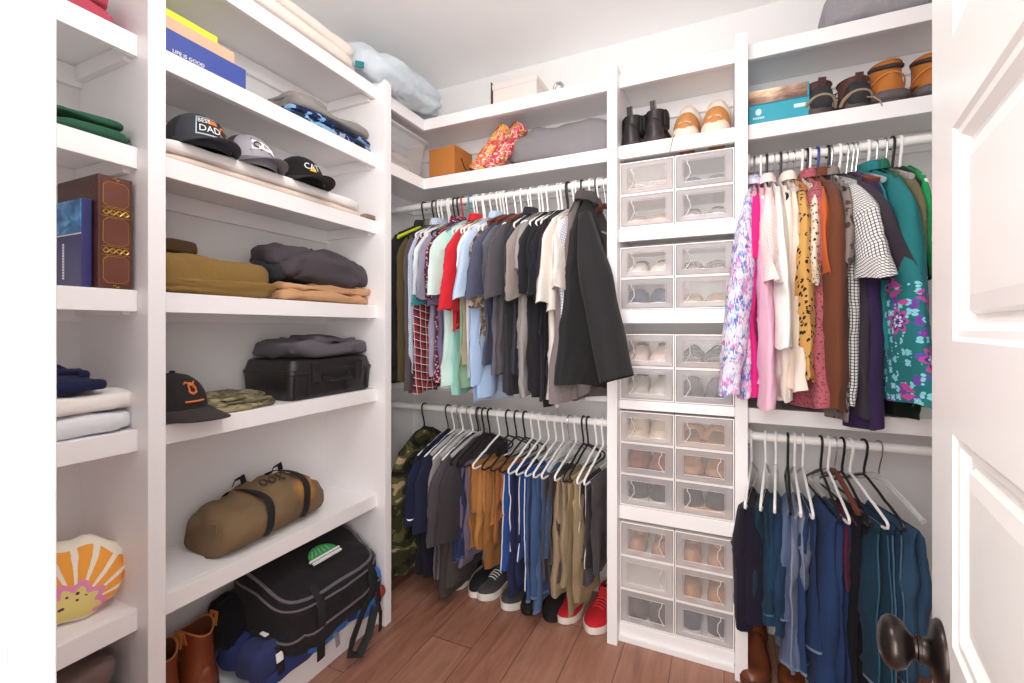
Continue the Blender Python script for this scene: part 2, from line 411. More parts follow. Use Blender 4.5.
# near bay
folded('folded_shirt', 'red folded shirt on the highest visible near shelf', 'shirt', (-1.425, .53, S[1]), [(0, 0, 0, .11, .075, .045), (0, .0, .04, .105, .07, .045)], fabric('b5485a'), 1)
folded('folded_towel', 'white folded towel lying on top of the red shirt', 'towel', (-1.45, .545, S[1]+.082), [(0, 0, 0, .10, .065, .05)], fabric('efeeee'), 2)
folded('folded_shirt', 'dark green folded shirt on the near shelf above the brown book', 'shirt', (-1.42, .562, S[2]), [(0, -.01, 0, .122, .085, .032), (-.005, -.015, .028, .118, .083, .032)], fabric('2f5c46'), 3, amp=.012)
# the big book and the blue book
bk = thing('book', 'large brown leather book with gilt bands on its spine', 'book', (-1.31, .59, S[3]))
LEA = plain('brown_leather', '5a3226', .35, nz=.25, bump=.25, bscale=90); PAGE = plain('page_edges', 'd8cfbd', .8)
GOLD = plain('gilt', 'c79a4a', .35, metal=.7)
hb = .265
MB().box(-.185, 0, -.034, -.029, 0, hb).box(-.185, 0, .029, .034, 0, hb).box(-.004, .006, -.034, .034, 0, hb).build('cover', LEA, bk, smooth=False, bevel=.0025)
MB().box(-.18, -.004, -.029, .029, .004, hb-.004).build('pages', PAGE, bk, smooth=False)
pc = plain('spine_panel', '6f3d2c', .35, nz=.25)
for z0, z1 in ((.012, .078), (.1, .168), (.19, .252)):
    MB().box(.0055, .0068, -.026, .026, z0, z1).build('spine_panel', pc, bk, smooth=False)
    q = MB(); a, b, c = .025, .009, .0072
    pts = [(c, -a+b, z0+.002), (c, a-b, z0+.002), (c, a, z0+.002+b), (c, a, z1-.002-b), (c, a-b, z1-.002), (c, -a+b, z1-.002), (c, -a, z1-.002-b), (c, -a, z0+.002+b)]
    q.tube(pts, .0007, 4, closed=True); q.build('gilt_line', GOLD, bk)
for zc_ in (.089, .179):
    q = MB()
    for s in (1, -1): q.tube([(.0072, -.026+.052*i/24, zc_+s*.006*sin(i*PI/6)) for i in range(25)], .0011, 5)
    for k in range(4): q.tube([(.0072, -.0195+.013*k+.0045*cos(t*PI/6), zc_+.0035*sin(t*PI/6)) for t in range(12)], .0007, 4, closed=True)
    q.tube([(.0072, -.028, zc_+.0095), (.0072, .028, zc_+.0095)], .0007, 4); q.tube([(.0072, -.028, zc_-.0095), (.0072, .028, zc_-.0095)], .0007, 4)
    q.build('gilt_band', GOLD, bk)
for zc_ in (.006, .258): MB().tube([(.0072, -.006+.012*i/10, zc_+.003*sin(i*PI/5)) for i in range(11)], .001, 4).build('gilt_ornament', GOLD, bk)
bb = thing('book', 'navy and bright blue box-cased book beside the brown one', 'book', (-1.325, .5575, S[3]))
MB().box(-.15, 0, -.023, -.003, 0, .205).build('case', plain('navy_cover', '34356f', .3, nz=.12), bb, smooth=False, bevel=.002)
t = NT('blue_swirl'); t.color(t.ramp(t.noise(t.coord((6, 6, 9)), 2.2, 2, .5, 1.6), [(.3, srgb('173f7c')), (.5, srgb('2f86c4')), (.7, srgb('8cc6e6'))])); t.set(Roughness=.3)
MB().box(-.149, -.001, -.0245, -.023, .125, .203).build('cover_picture', t.m, bb, smooth=False)
MB().box(-.149, -.001, -.0247, -.0232, .123, .1255).build('cover_line', PLW, bb, smooth=False)
q = MB()
for i in range(13): q.box(-.085, -.079, -.0245, -.0230, .022+i*.0065, .027+i*.0065)
q.build('cover_lettering', PLW, bb, smooth=False)
folded('folded_pillowcase', 'pale grey folded pillowcase at the bottom of the near white pile', 'linen', (-1.43, .547, S[4]), [(0, 0, 0, .125, .09, .05)], fabric('e2e4ea'), 4, amp=.01)
folded('folded_pillowcase', 'cream white folded pillowcase on top of the pale grey one', 'linen', (-1.43, .543, S[4]+.049), [(0, .005, 0, .125, .095, .05)], fabric('efeae6'), 5, amp=.012)
folded('knit_cap', 'crumpled navy cap lying on the cream pillowcase', 'cap', (-1.40, .515, S[4]+.098), [(0, 0, 0, .085, .075, .035), (-.01, -.005, .025, .07, .06, .035)], fabric('1d2143'), 6, amp=.016, fr=12)
# flower cushion
fc = thing('cushion', 'flower shaped orange and pink cushion on the near lower shelf', 'cushion', (-1.375, .55, S[5]))
n = 34; out_ = [((.085+.006*abs(sin(3.2*a)))*cos(a)*1.12, (.088+.010*abs(sin(4.2*a)))*sin(a)) for a in [2*PI*i/n for i in range(n)]]
TILT = Matrix.Rotation(math.radians(-20), 4, 'Y')@Matrix.Rotation(math.radians(-24), 4, 'Z')
t = NT('flower_print'); v = t.coord(); X, Y, Z = t.sep(v); ORIG = (0, .035, .045)
Yc = t.math('SUBTRACT', Y, -.012); Zc = t.math('SUBTRACT', Z, .038)
R_ = t.math('POWER', t.math('ADD', t.math('MULTIPLY', Yc, Yc), t.math('MULTIPLY', Zc, Zc)), .5); A_ = t.math('ARCTAN2', Zc, Yc)
k = t.math('PINGPONG', t.math('MULTIPLY_ADD', A_, 3.2, 20.3), .5)
pet = t.math('GREATER_THAN', t.math('ADD', k, t.math('MULTIPLY', t.noise(v, 30, 2), .18)), .25)
wob_ = t.math('MULTIPLY', t.math('SINE', t.math('MULTIPLY', A_, 9.0)), .006)
Rw = t.math('ADD', R_, wob_)
col = t.mix(t.math('MULTIPLY', pet, t.math('LESS_THAN', Rw, .125)), srgb('f3ead9'), srgb('f2a544'))
col = t.mix(t.math('LESS_THAN', Rw, .052), col, srgb('e38fb4')); col = t.mix(t.math('LESS_THAN', Rw, .038), col, srgb('e2cf80'))
col = t.mix(t.math('MULTIPLY', t.math('LESS_THAN', t.vor(v, 60), .22), t.math('LESS_THAN', Rw, .035)), col, srgb('4a3f45'))
col = t.mix(t.math('LESS_THAN', Z, .012), col, srgb('efe2cf')); t.color(col); t.set(Roughness=.9)
rings = [[Vector((d, x*k_, z*k_+.094)) for x, z in out_] for d, k_ in ((-.034, .05), (-.03, .6), (-.018, .95), (0, 1.0), (.018, .95), (.03, .6), (.034, .05))]
MB().loft(rings).build('pad', t.m, fc, ang=70, M=TILT)
folded('folded_blanket', 'taupe brown folded blanket on the near floor shelf', 'blanket', (-1.43, .53, BASE), [(0, 0, 0, .12, .09, .13), (0, .0, .125, .118, .087, .125), (0, 0, .245, .112, .08, .11)], fabric('75615c'), 7, amp=.012)

# left bay, shelf 1: box with folders
y0, y1 = Y1b+.012, ybox(245, -1.315)
bx = thing('box', 'flat royal blue box with small white lettering at left of shelf', 'box', (-1.31, (y0+y1)/2, S[1]))
hy = (y1-y0)/2
MB().box(-.24, 0, -hy, hy, 0, .066).build('lid', plain('blue_card', '3a4d9c', .5), bx, smooth=False, bevel=.002)
text('LIFE IS GOOD', .0135, PLW, bx, frame((.0012, -.045, .012), (0, 1, 0), (0, 0, 1)), name='lettering')
o = MB().box(-.23, 0, -hy, hy-.03, 0, .036).build('cardboard_folder', plain('tan_card', 'dcb394', .7), smooth=False, bevel=.002); o.location = (-1.318, bx.location.y, S[1]+.067); tag(o, 'flat tan cardboard box resting on the blue box', 'box')
o = MB().box(-.2, 0, -hy, hy-.075, 0, .022).build('plastic_folder', plain('lime_plastic', 'd6ea3a', .4), smooth=False, bevel=.003); o.location = (-1.325, bx.location.y, S[1]+.104); tag(o, 'lime yellow plastic folder on top of the tan cardboard box', 'folder')
ya, yb = ybox(290, -1.33), ybox(374, -1.33); yc = (ya+yb)/2
folded('folded_shirt', 'blue and black patterned folded shirt under a grey sweater', 'shirt', (-1.43, yc, S[1]), [(0, 0, 0, .115, (yb-ya)/2, .035), (.005, .0, .03, .112, (yb-ya)/2*.97, .028)], fabric('1e2c55', 'camo', '7fb0dc', '1b1d28', s=1.6), 8, amp=.01)
folded('folded_sweater', 'heather grey folded sweater on the blue patterned shirt', 'sweater', (-1.43, yc+.01, S[1]+.058), [(0, 0, 0, .11, (yb-ya)/2*.9, .05), (-.01, -.10, .035, .085, .08, .03)], fabric('88827f', 'heather', 'a09a97'), 9, amp=.016)
# shelf 2: linens and caps
ya, yb = Y1b+.015, 1.452; yc = (ya+yb)/2; hy = (yb-ya)/2
folded('folded_sheet', 'beige pink folded sheet lowest on the cap shelf', 'linen', (-1.43, yc, S[2]), [(0, 0, 0, .122, hy, .026)], fabric('ecd9cc'), 10, amp=.004)
folded('folded_sheet', 'thick white folded sheet that the three caps sit on', 'linen', (-1.43, yc-.01, S[2]+.026), [(0, 0, 0, .12, hy-.01, .042)], fabric('f3f0ef'), 11, amp=.006)
folded('folded_cloth', 'small brown cloth at the far end of the cap shelf', 'cloth', (-1.38, 1.445, S[2]), [(0, 0, 0, .09, .034, .022)], fabric('8a7a6c'), 12)
def crownpt(lo, t, a=.094, b=.082, h=.114, d=0):
    tt = min(1, max(0, t)); r = max(0, 1-tt**2.6)**.5; return Vector(((a+d)*r*cos(lo), (b+d)*r*sin(lo), h*tt*1.0+d*tt))
def cap(label, loc, rz, m_front, m_back, m_brim, tilt=0, L=.054, cov=1.15):
    t = thing('baseball_cap', label, 'cap', loc, rz); t.rotation_euler = (0, tilt, rz)
    nj, ni = 40, 14
    for nm, mt, j0, j1 in (('crown_front', m_front, -cov, cov), ('crown_back', m_back, cov, 2*PI-cov)):
        g = [[crownpt(j0+(j1-j0)*j/nj, i/ni) for j in range(nj+1)] for i in range(ni+1)]
        MB().loft(g, False, False, closed=False).build(nm, mt, t, ang=80)
    MB().soft((0, 0, .115), (.008, .008, .004), e=1, e2=1, amp=0, nu=10, nv=6).build('button', m_back, t)
    g = []
    for i in range(9):
        u = i/8; r = []
        for j in range(25):
            lo = -1.25+2.5*j/24; p = crownpt(lo, .06, d=.002); k = cos(lo/1.25*PI/2)**.55
            q = p+Vector((L*u*k+.012*u*k, 0, 0)); q.z = .010-.020*u*k*.6-.030*(abs(sin(lo))**2)*(.3+.7*u)*.8+.014; r.append(q)
        g.append(r)
    MB().loft(g, False, False, closed=False).build('brim', m_brim, t, ang=80, solid=.0035)
    return t
def onto(mb_or_obj, d=.0012, sc=.092, z0=.062):
    """wrap a flat mesh (x across, y up, in metres) onto the front of a cap crown"""
    me = mb_or_obj.data
    for v in me.vertices:
        p = crownpt(v.co.x/sc, (z0+v.co.y)/.114, d=d+v.co.z); v.co = p
    return mb_or_obj
def grid(w, h, nx=16, ny=6, cut=None):
    vs = [Vector((-w/2+w*i/nx, -h/2+h*j/ny, 0)) for j in range(ny+1) for i in range(nx+1)]
    fs = [(j*(nx+1)+i, j*(nx+1)+i+1, (j+1)*(nx+1)+i+1, (j+1)*(nx+1)+i) for j in range(ny) for i in range(nx)]
    return MB().add(vs, fs)
def poly(pts, z=0): return MB().add([(x, y, z) for x, y in pts], [tuple(range(len(pts)))])
I4 = Matrix.Identity(4)
WP = plain('white_print', 'f2f2f2', .6); OP = plain('orange_print', 'e07a2a', .7)
cz = S[2]+.064
c1 = cap('dark grey cap with a BEST DAD patch at left of the cap row', (-1.385, ybox(197, -1.385), cz-.004), math.radians(-4), fabric('45464d'), fabric('34353b'), fabric('3c3d44'))
onto(grid(.104, .058).build('patch_border', plain('patch_blue', 'bcd3e0', .8), c1), .0008); onto(grid(.097, .051).build('patch', plain('patch_dark', '26272b', .8), c1), .0014)
onto(text('BEST', .020, WP, c1, Matrix.Translation((-.026, .013, 0)), .0003, sx=1.0), .0022); onto(text('DAD', .027, WP, c1, Matrix.Translation((-.012, -.011, 0)), .0003, sx=1.1), .0022)
onto(grid(.034, .013, 8, 2).build('patch_stripe', OP, c1), .002, z0=.075) ; onto(poly([(.018, -.022), (.045, -.022), (.045, .004), (.034, .010), (.022, .002)]).build('patch_shape', OP, c1), .0022)
for v in c1.children[-2].data.vertices: pass
c2 = cap('light grey and charcoal cap with a white bird head emblem', (-1.385, ybox(247, -1.385), cz-.004), math.radians(-2), fabric('9d9aa3', 'heather', 'aaa7b0'), fabric('3d3c42'), fabric('75727a'))
onto(poly([(-.046, .024), (-.050, -.020), (-.012, -.013), (.022, -.016), (.050, -.026), (.044, -.004), (.026, .012), (-.008, .020)]).build('emblem_edge', plain('emblem_dark', '3a3038', .8), c2), .0012)
onto(poly([(-.042, .020), (-.045, -.015), (-.012, -.009), (.022, -.012), (.043, -.020), (.038, -.004), (.024, .008), (-.008, .016)]).build('emblem', WP, c2), .002)
onto(MB().tube([(-.024+.012*cos(t), .002+.009*sin(t), .001) for t in [i*.45 for i in range(12)]], .0018, 5).build('emblem_eye', plain('emblem_dark', '3a3038', .8), c2), .0022)
c3 = cap('black cap with white CAT lettering over a yellow triangle', (-1.385, ybox(299, -1.385), cz-.006), math.radians(-10), fabric('1f1d1e'), fabric('262425'), fabric('2a2325'), L=.07)
onto(text('CAT', .033, WP, c3, I4, .0004, sx=1.1), .0015); onto(poly([(-.016, -.017), (.016, -.017), (0, .0)]).build('yellow_triangle', plain('cat_yellow', 'f0b92a', .6), c3), .0026)
# shelf 3
ya, yb = Y1b+.012, ybox(276, -1.32); yc = (ya+yb)/2
folded('folded_sweatshirt', 'thick olive brown folded sweatshirt at left of the middle shelf', 'sweatshirt', (-1.425, yc, S[3]), [(0, 0, 0, .125, (yb-ya)/2, .118), (.004, .01, 0, .125, (yb-ya)/2, .05)], fabric('86693a'), 13, amp=.022, fr=9)
folded('folded_garment', 'dark brown folded garment behind the olive brown sweatshirt', 'garment', (-1.47, .77, S[3]+.12), [(0, 0, 0, .07, .07, .045)], fabric('4a3722'), 14)
ya, yb = ybox(276, -1.325), ybox(375, -1.325); yc = (ya+yb)/2; hy = (yb-ya)/2-.008
folded('folded_trousers', 'light tan folded trousers underneath the charcoal jacket', 'trousers', (-1.435, yc+.008, S[3]), [(0, 0, 0, .115, hy, .042), (.003, .01, .036, .11, hy*.95, .035)], fabric('c79a72'), 15, amp=.017, fr=14)
o = MB()
o.soft((0, .02, .055), (.115, hy*.96, .058), e=.6, e2=.5, amp=.026, fr=9, seed=16, nu=56, nv=20)
o.soft((-.01, -.12, .09), (.09, .09, .045), e=.7, e2=.6, amp=.018, fr=13, seed=17, nu=40, nv=16)
jk = o.build('folded_jacket', fabric('4d464c'), ang=80); jk.location = (-1.435, yc, S[3]+.068); tag(jk, 'charcoal folded jacket on the light tan trousers', 'jacket')
MB().soft((.0, -.18, .035), (.07, .035, .04), e=.8, e2=.7, amp=.014, fr=16, seed=18).build('lining', fabric('2a2d33'), jk, ang=80)
MB().tube([(.0, -.02, .125), (.005, .0, .14), (.0, .025, .128)], .004, 6).build('hanging_loop', BLACK, jk)
# shelf 4
c4 = cap('black cap with an orange eagle emblem at left of shelf', (-1.39, ybox(170, -1.39), S[4]+.012), math.radians(8), fabric('2b2526'), fabric('241f20'), fabric('3b3233'), L=.085, tilt=math.radians(4))
q = MB()
for k in range(7): q.tube([(.013*cos(t)*(1+.2*sin(3*t+k)), .012+.016*sin(t)*(1-.1*k), .0005) for t in [k*.9+i*.35 for i in range(7)]], .0022, 5)
q.tube([(-.026+.052*i/8, .026+.004*sin(i), .0005) for i in range(9)], .002, 5); q.tube([(-.03+.06*i/8, -.018, .0005) for i in range(9)], .003, 5)
onto(q.build('emblem', plain('orange_thread', 'd9773c', .8), c4), .001)
ya, yb = ybox(206, -1.33), ybox(271, -1.33); yc = (ya+yb)/2
folded('folded_shorts', 'green camouflage folded shorts between the eagle cap and black case', 'shorts', (-1.425, yc+.01, S[4]), [(0, 0, 0, .122, (yb-ya)/2*1.05, .02), (-.005, .0, .014, .118, (yb-ya)/2*1.0, .018), (-.02, .01, .026, .1, (yb-ya)/2*.9, .016)], fabric('767254', 'camo', 'a39a78', '5c4c40', s=1.7), 19, amp=.012, fr=16)
# hard case
ya, yb = 1.075, 1.468; yc = (ya+yb)/2; hy = (yb-ya)/2
hc = thing('hard_case', 'black hard plastic equipment case on the shelf above the duffel', 'case', (-1.435, yc, S[4]))
CASE = plain('case_plastic', '262224', .38, nz=.1, bump=.15, bscale=200)
def rrect(hx, hy, r, z, n=5):
    P = []
    for cx, cy, a0 in ((hx-r, hy-r, 0), (-hx+r, hy-r, PI/2), (-hx+r, -hy+r, PI), (hx-r, -hy+r, 3*PI/2)):
        P += [Vector((cx+r*cos(a0+PI/2*i/n), cy+r*sin(a0+PI/2*i/n), z)) for i in range(n+1)]
    return P
MB().loft([rrect(.118, hy-.012, .03, 0), rrect(.124, hy-.004, .03, .012), rrect(.128, hy, .03, .085), rrect(.131, hy+.003, .032, .088), rrect(.131, hy+.003, .032, .094)]).build('shell', CASE, hc, ang=35)
MB().loft([rrect(.131, hy+.003, .032, .0945), rrect(.131, hy+.003, .032, .100), rrect(.127, hy-.001, .03, .103), rrect(.120, hy-.01, .03, .135), rrect(.11, hy-.02, .03, .14)]).build('lid', CASE, hc, ang=35)
for d in (-.5, .55): MB().box(.127, .139, hy*d-.018, hy*d+.018, .055, .125).box(.137, .142, hy*d-.013, hy*d+.013, .06, .1).build('latch', CASE, hc, smooth=False, bevel=.003)
MB().tube([(.13, -.06, .07), (.142, -.058, .066), (.146, -.03, .062), (.146, .03, .062), (.142, .058, .066), (.13, .06, .07)], .006, 8).build('handle', CASE, hc)
for d in (-.9, -.62, .3, .82): MB().box(.12, .131, hy*d-.006, hy*d+.006, .008, .086).build('rib', CASE, hc, smooth=False, bevel=.002)
o = slabs([(0, 0, 0, .125, hy*.97, .062), (-.01, .06, .03, .09, hy*.6, .05)], 21, .026, 9).build('folded_fleece', fabric('3a373d', 'heather', '77737c', rough=1), ang=80); o.location = (-1.43, yc+.0, S[4]+.141); tag(o, 'dark grey fleece folded on top of the black hard case', 'fleece')
# shelf 5: tan duffel
du = thing('duffel_bag', 'tan canvas duffel bag with two black web straps', 'duffel bag', (-1.43, 1.055, S[5]))
DUF = fabric('7a6346', wr=.5, name='duffel_canvas')
t = NT('duffel_canvas_stained'); v = t.coord(); X, Y, Z = t.sep(v)
dv = t.n('ShaderNodeVectorMath', operation='DISTANCE'); t.l(v, dv.inputs[0]); dv.inputs[1].default_value = (.08, .11, .12)
sm = t.math('SMOOTH_MIN', 1.0, t.math('MULTIPLY', t.math('MAXIMUM', t.math('SUBTRACT', .075, t.math('ADD', dv.outputs[1], t.math('MULTIPLY', t.noise(v, 30, 3), .04))), 0), 40), .1)
t.color(t.mix(t.math('MULTIPLY', sm, .8), t.mix(t.noise(v, 8, 3), srgb('6f5940'), srgb('7f684a')), srgb('b9803c'))); t.set(Roughness=.9)
t.bump(t.noise(t.coord((1, .5, 1)), 24, 3), .45, .012); DUF = t.m
DM = Matrix.Rotation(math.radians(4), 4, 'Z')
def dsec(y):
    k = min(1, max(0, 1-abs(y/.215)**5))**.5; return .108*(.55+.45*k), (.155+.012*sin(y*22))*(.62+.38*k)
rings = []
for i in range(31):
    y = -.205+.42*i/30; hx, hh = dsec(y); hh *= 1-.30*max(0, -y-.06)/.15; r = []
    for j in range(32):
        a = 2*PI*j/32; p = Vector((hx*sgn(cos(a), .8), y, hh*.5+hh*.5*sgn(sin(a), .7)))
        p += p.normalized()*(.014*noise.noise(p*11+Vector((3, 2, 1)))+.006*noise.noise(p*30)-.012*max(0, 1-abs(noise.noise(Vector((p.x*9+p.y*14, p.y*7-p.z*12, p.z*10))))*4)**2); p.z = max(0.001, p.z); r.append(DM@p)
    rings.append(r)
MB().loft(rings).build('body', DUF, du, ang=80)
def strap(y, nm='strap', parent=du, off=.004):
    hx, hh = dsec(y); pts = []
    for i in range(19):
        a = math.radians(-35+250*i/18); pts.append(DM@Vector(((hx+off)*sgn(cos(a), .8), y+.012*sin(a), max(.004, hh*.5+(hh*.5+off)*sgn(sin(a), .7)))))
    MB().tube(pts, (.015, .0018), 6, flat=(0, 1, 0)).build(nm, BLACK, parent, ang=50)
for y in (-.055, .095): strap(y)
for y in (-.075, .075): MB().tube([DM@Vector((-.035, y, .165)), DM@Vector((-.03, y+.004, .185)), DM@Vector((-.03, y+.03, .19)), DM@Vector((-.04, y+.045, .163))], (.0018, .011), 6).build('handle_loop', BLACK, du)
text('OOX', .040, plain('dark_stencil', '3a2d24', .9), du, frame((.030, .020, .166), (0, 1, 0), (-.8, 0, .6)), .002)
MB().box(-.014, .014, -.003, .003, .0, .03).build('end_tab', DUF, du, M=DM@Matrix.Translation((.055, -.205, .08)), bevel=.002)

# floor of the left bay
def soft_thing(nm, label, cat, loc, h, mat, part_='body', rz=0, **k):
    t = thing(nm, label, cat, loc, rz); mb = MB().soft((0, 0, h[2]), h, flat=0.0, **k); o = mb.build(part_, mat, t, ang=80); return t, mb
bd, mb = soft_thing('duffel_bag', 'large black duffel bag with grey piping and a green dome logo', 'duffel bag', (-1.385, 1.225, .16), (.165, .235, .125), fabric('231f22', wr=.6), e=.5, e2=.42, amp=.016, fr=7, seed=31, nu=64, nv=28,
    fn=lambda q: Vector((q.x+.03*max(0, -q.z/.125), q.y, q.z*(1-.55*(q.x/.165)*(1 if q.z > 0 else 0)*.9)-.02*(q.x > 0)*q.x/.165)))
GP = fabric('6a646b')
def ringpath(mb, nu, i, d=.003):
    r = [Vector(p) for p in mb.v[i*nu:(i+1)*nu]]; c = sum(r, Vector())/nu; return [p+(p-c).normalized()*d*.6+Vector((0, 0, d*.5)) for p in r]
MB().tube(ringpath(mb, 64, 20), (.004, .006), 6, closed=True).build('piping', GP, bd); MB().tube(ringpath(mb, 64, 17), (.003, .004), 6, closed=True).build('piping', GP, bd)
MB().tube([p for p in ringpath(mb, 64, 13)][-14:]+[p for p in ringpath(mb, 64, 13)][:12], (.004, .005), 6).build('pocket_piping', GP, bd)
TOPM = frame((.062, .0, .237), (0, 1, 0), (-.94, 0, .345))
TOPM = TOPM@Matrix.Scale(1.4, 4)
gl = [(-.042, 0)]+[(.042*cos(PI-PI*i/12), .030*sin(PI*i/12)) for i in range(1, 12)]+[(.042, 0)]
q = MB().add([(x, y, .0) for x, y in gl]+[(x, y, .004) for x, y in gl], [tuple(range(13)), tuple(range(13, 26))]+[(i, i+1, i+14, i+13) for i in range(12)]); q.build('green_logo', plain('logo_green', '3fa35a', .7), bd, M=TOPM)
for i in range(5): MB().tube([(-.035+.014*i, .002, .0045), (-.02+.010*i, .024-.002*abs(i-2), .0045)], .0012, 4).build('logo_line', plain('logo_pale', '9ed6a8', .7), bd, M=TOPM)
MB().box(-.048, .048, -.008, -.003, 0, .0045).build('logo_bar', WP, bd, M=TOPM, smooth=False)
q = MB()
for i in range(14): q.box(-.045+i*.0066, -.0405+i*.0066, -.019, -.012, 0, .0045)
q.build('logo_lettering', WP, bd, M=TOPM, smooth=False)
def web(pts, nm, parent, w=.016, mat=BLACK, flat=(0, 1, 0)): return MB().tube(pts, (w, .002), 6, flat=flat).build(nm, mat, parent, ang=50)
web([(.12, -.10, .19), (.165, -.105, .15), (.178, -.11, .10), (.172, -.11, .02), (.16, -.10, -.05)], 'strap', bd)
web([(.10, .13, .19), (.17, .13, .15), (.185, .12, .07), (.18, .07, .01), (.175, .03, -.06), (.178, .01, -.10), (.185, .05, -.125), (.185, .10, -.08), (.18, .14, 0)], 'strap', bd)
web([(.17, .16, .02), (.185, .165, -.04), (.18, .168, -.11)], 'strap_end', bd, .010)
bf, mb = soft_thing('fleece_blanket', 'fuzzy black garment squeezed left of the black duffel', 'garment', (-1.49, 1.0, .16), (.075, .09, .085), fabric('19171b', rough=1), e=.8, e2=.8, amp=.022, fr=16, seed=33)
NAV = fabric('35437f'); BRB = fabric('3b82d8')
bp, mb = soft_thing('backpack', 'navy and bright blue backpack with white tags under the duffel', 'backpack', (-1.405, 1.11, BASE), (.145, .17, .07), NAV, e=.5, e2=.45, amp=.016, fr=9, seed=34, nu=48, nv=20)
MB().soft((.085, .08, .065), (.07, .11, .055), e=.5, e2=.5, amp=.01, fr=9, seed=35).build('front_pocket', BRB, bp, ang=80)
MB().soft((.09, -.12, .10), (.055, .08, .055), e=.5, e2=.5, amp=.008, fr=9, seed=36).build('side_pocket', fabric('333a66'), bp, ang=80)
web([(.03, -.125, .158), (.10, -.12, .158), (.143, -.115, .135), (.150, -.11, .05)], 'strap', bp, .014)
for z_, x_, r_ in ((.160, .085, -1.5), (.105, .148, -.15)): MB().box(-.002, .004, -.012, .012, -.014, .014).build('white_tag', PLW, bp, M=Matrix.Translation((x_, -.118, z_))@Matrix.Rotation(r_, 4, 'Y'), bevel=.002)
MB().tube([(.10, -.03, .01), (.155, .03, .05), (.165, .10, .075), (.15, .17, .085)], .004, 6).build('red_piping', plain('red_piping', 'a8473f', .7), bp)
web([(.14, .10, .06), (.155, .11, .03), (.155, .115, -.005)], 'tail_strap', bp, .011, fabric('8d8a8c'))
b2, mb = soft_thing('sports_bag', 'blue sports bag with red ball ornament behind the far stile', 'bag', (-1.395, 1.365, BASE), (.15, .105, .12), fabric('2a3f8c'), e=.55, e2=.5, amp=.014, fr=9, seed=37)
MB().soft((.13, .02, .10), (.03, .07, .09), e=.6, e2=.6, amp=.006, fr=9, seed=38).build('blue_panel', BRB, b2, ang=80)
MB().soft((.155, .062, .085), (.024, .026, .026), e=1, e2=1, amp=0).build('red_ball', plain('red_rubber', '9a3f34', .4, nz=.3), b2)
web([(.16, .0, .18), (.175, .03, .13), (.175, .045, .06)], 'strap', b2, .012)

# ------------------------------------------------------------ shoes
DARKIN = plain('shoe_lining', '2a2526', .9)
def foot_w(t): return (.5*min(1, (max(t, 0)/.06)**.5)*(.74+.26*math.exp(-((t-.68)/.25)**2)*1.0))*(min(1, (max(0, 1.0-t)/.16)))**.45 if t < 1 else 0
def shoe_mb(L, W, prof, zs=.02, m=0, n=18, mt=22):
    rings = []
    for i in range(mt+1):
        t = .002+.996*i/mt; w_ = max(.004, foot_w(t)*W); h = max(.006, prof(t)); r = []
        for j in range(n):
            a = PI*j/(n-1); r.append(Vector((w_*sgn(cos(a), .55)*(1-.25*(sin(a))**2), t*L, zs+h*sgn(sin(a), .75))))
        rings.append(r)
    return MB().loft(rings, True, True, m)
def sole_mb(L, W, h, ex=.004, heel=0, arch=0, toe=0):
    rings = []; mt = 24
    O = []
    ts = [.0+i/mt for i in range(mt+1)]
    left = [(foot_w(min(.999, max(.001, t)))*W+ex, t*L) for t in ts]
    P = [(x, y) for x, y in left]+[(-x, y) for x, y in reversed(left)]
    def zb(y):
        t = y/L; return (heel*max(0, 1-t/.55)**1 if heel else 0)*(1 if t > .28 else 0)+toe*max(0, (t-.75)/.25)**2
    def zt(y): t = y/L; return h+(heel*max(0, 1-t/.6))+toe*max(0, (t-.75)/.25)**2*.8
    rings = [[Vector((x*.96, y, zb(y))) for x, y in P], [Vector((x, y, zb(y)+h*.3)) for x, y in P], [Vector((x, y, zt(y))) for x, y in P]]
    return MB().loft(rings)
def prof_low(t): return (.055+.012*math.exp(-(t/.12)**2)) if t < .42 else max(.02, .055-.030*((t-.42)/.5))*(1 if t < .93 else max(.2, 1-(t-.93)/.09))
def prof_slip(t): return (.045 if t < .35 else .062) * (1 if t < .7 else max(.3, 1-(t-.7)/.45))
SHOE_CACHE = {}
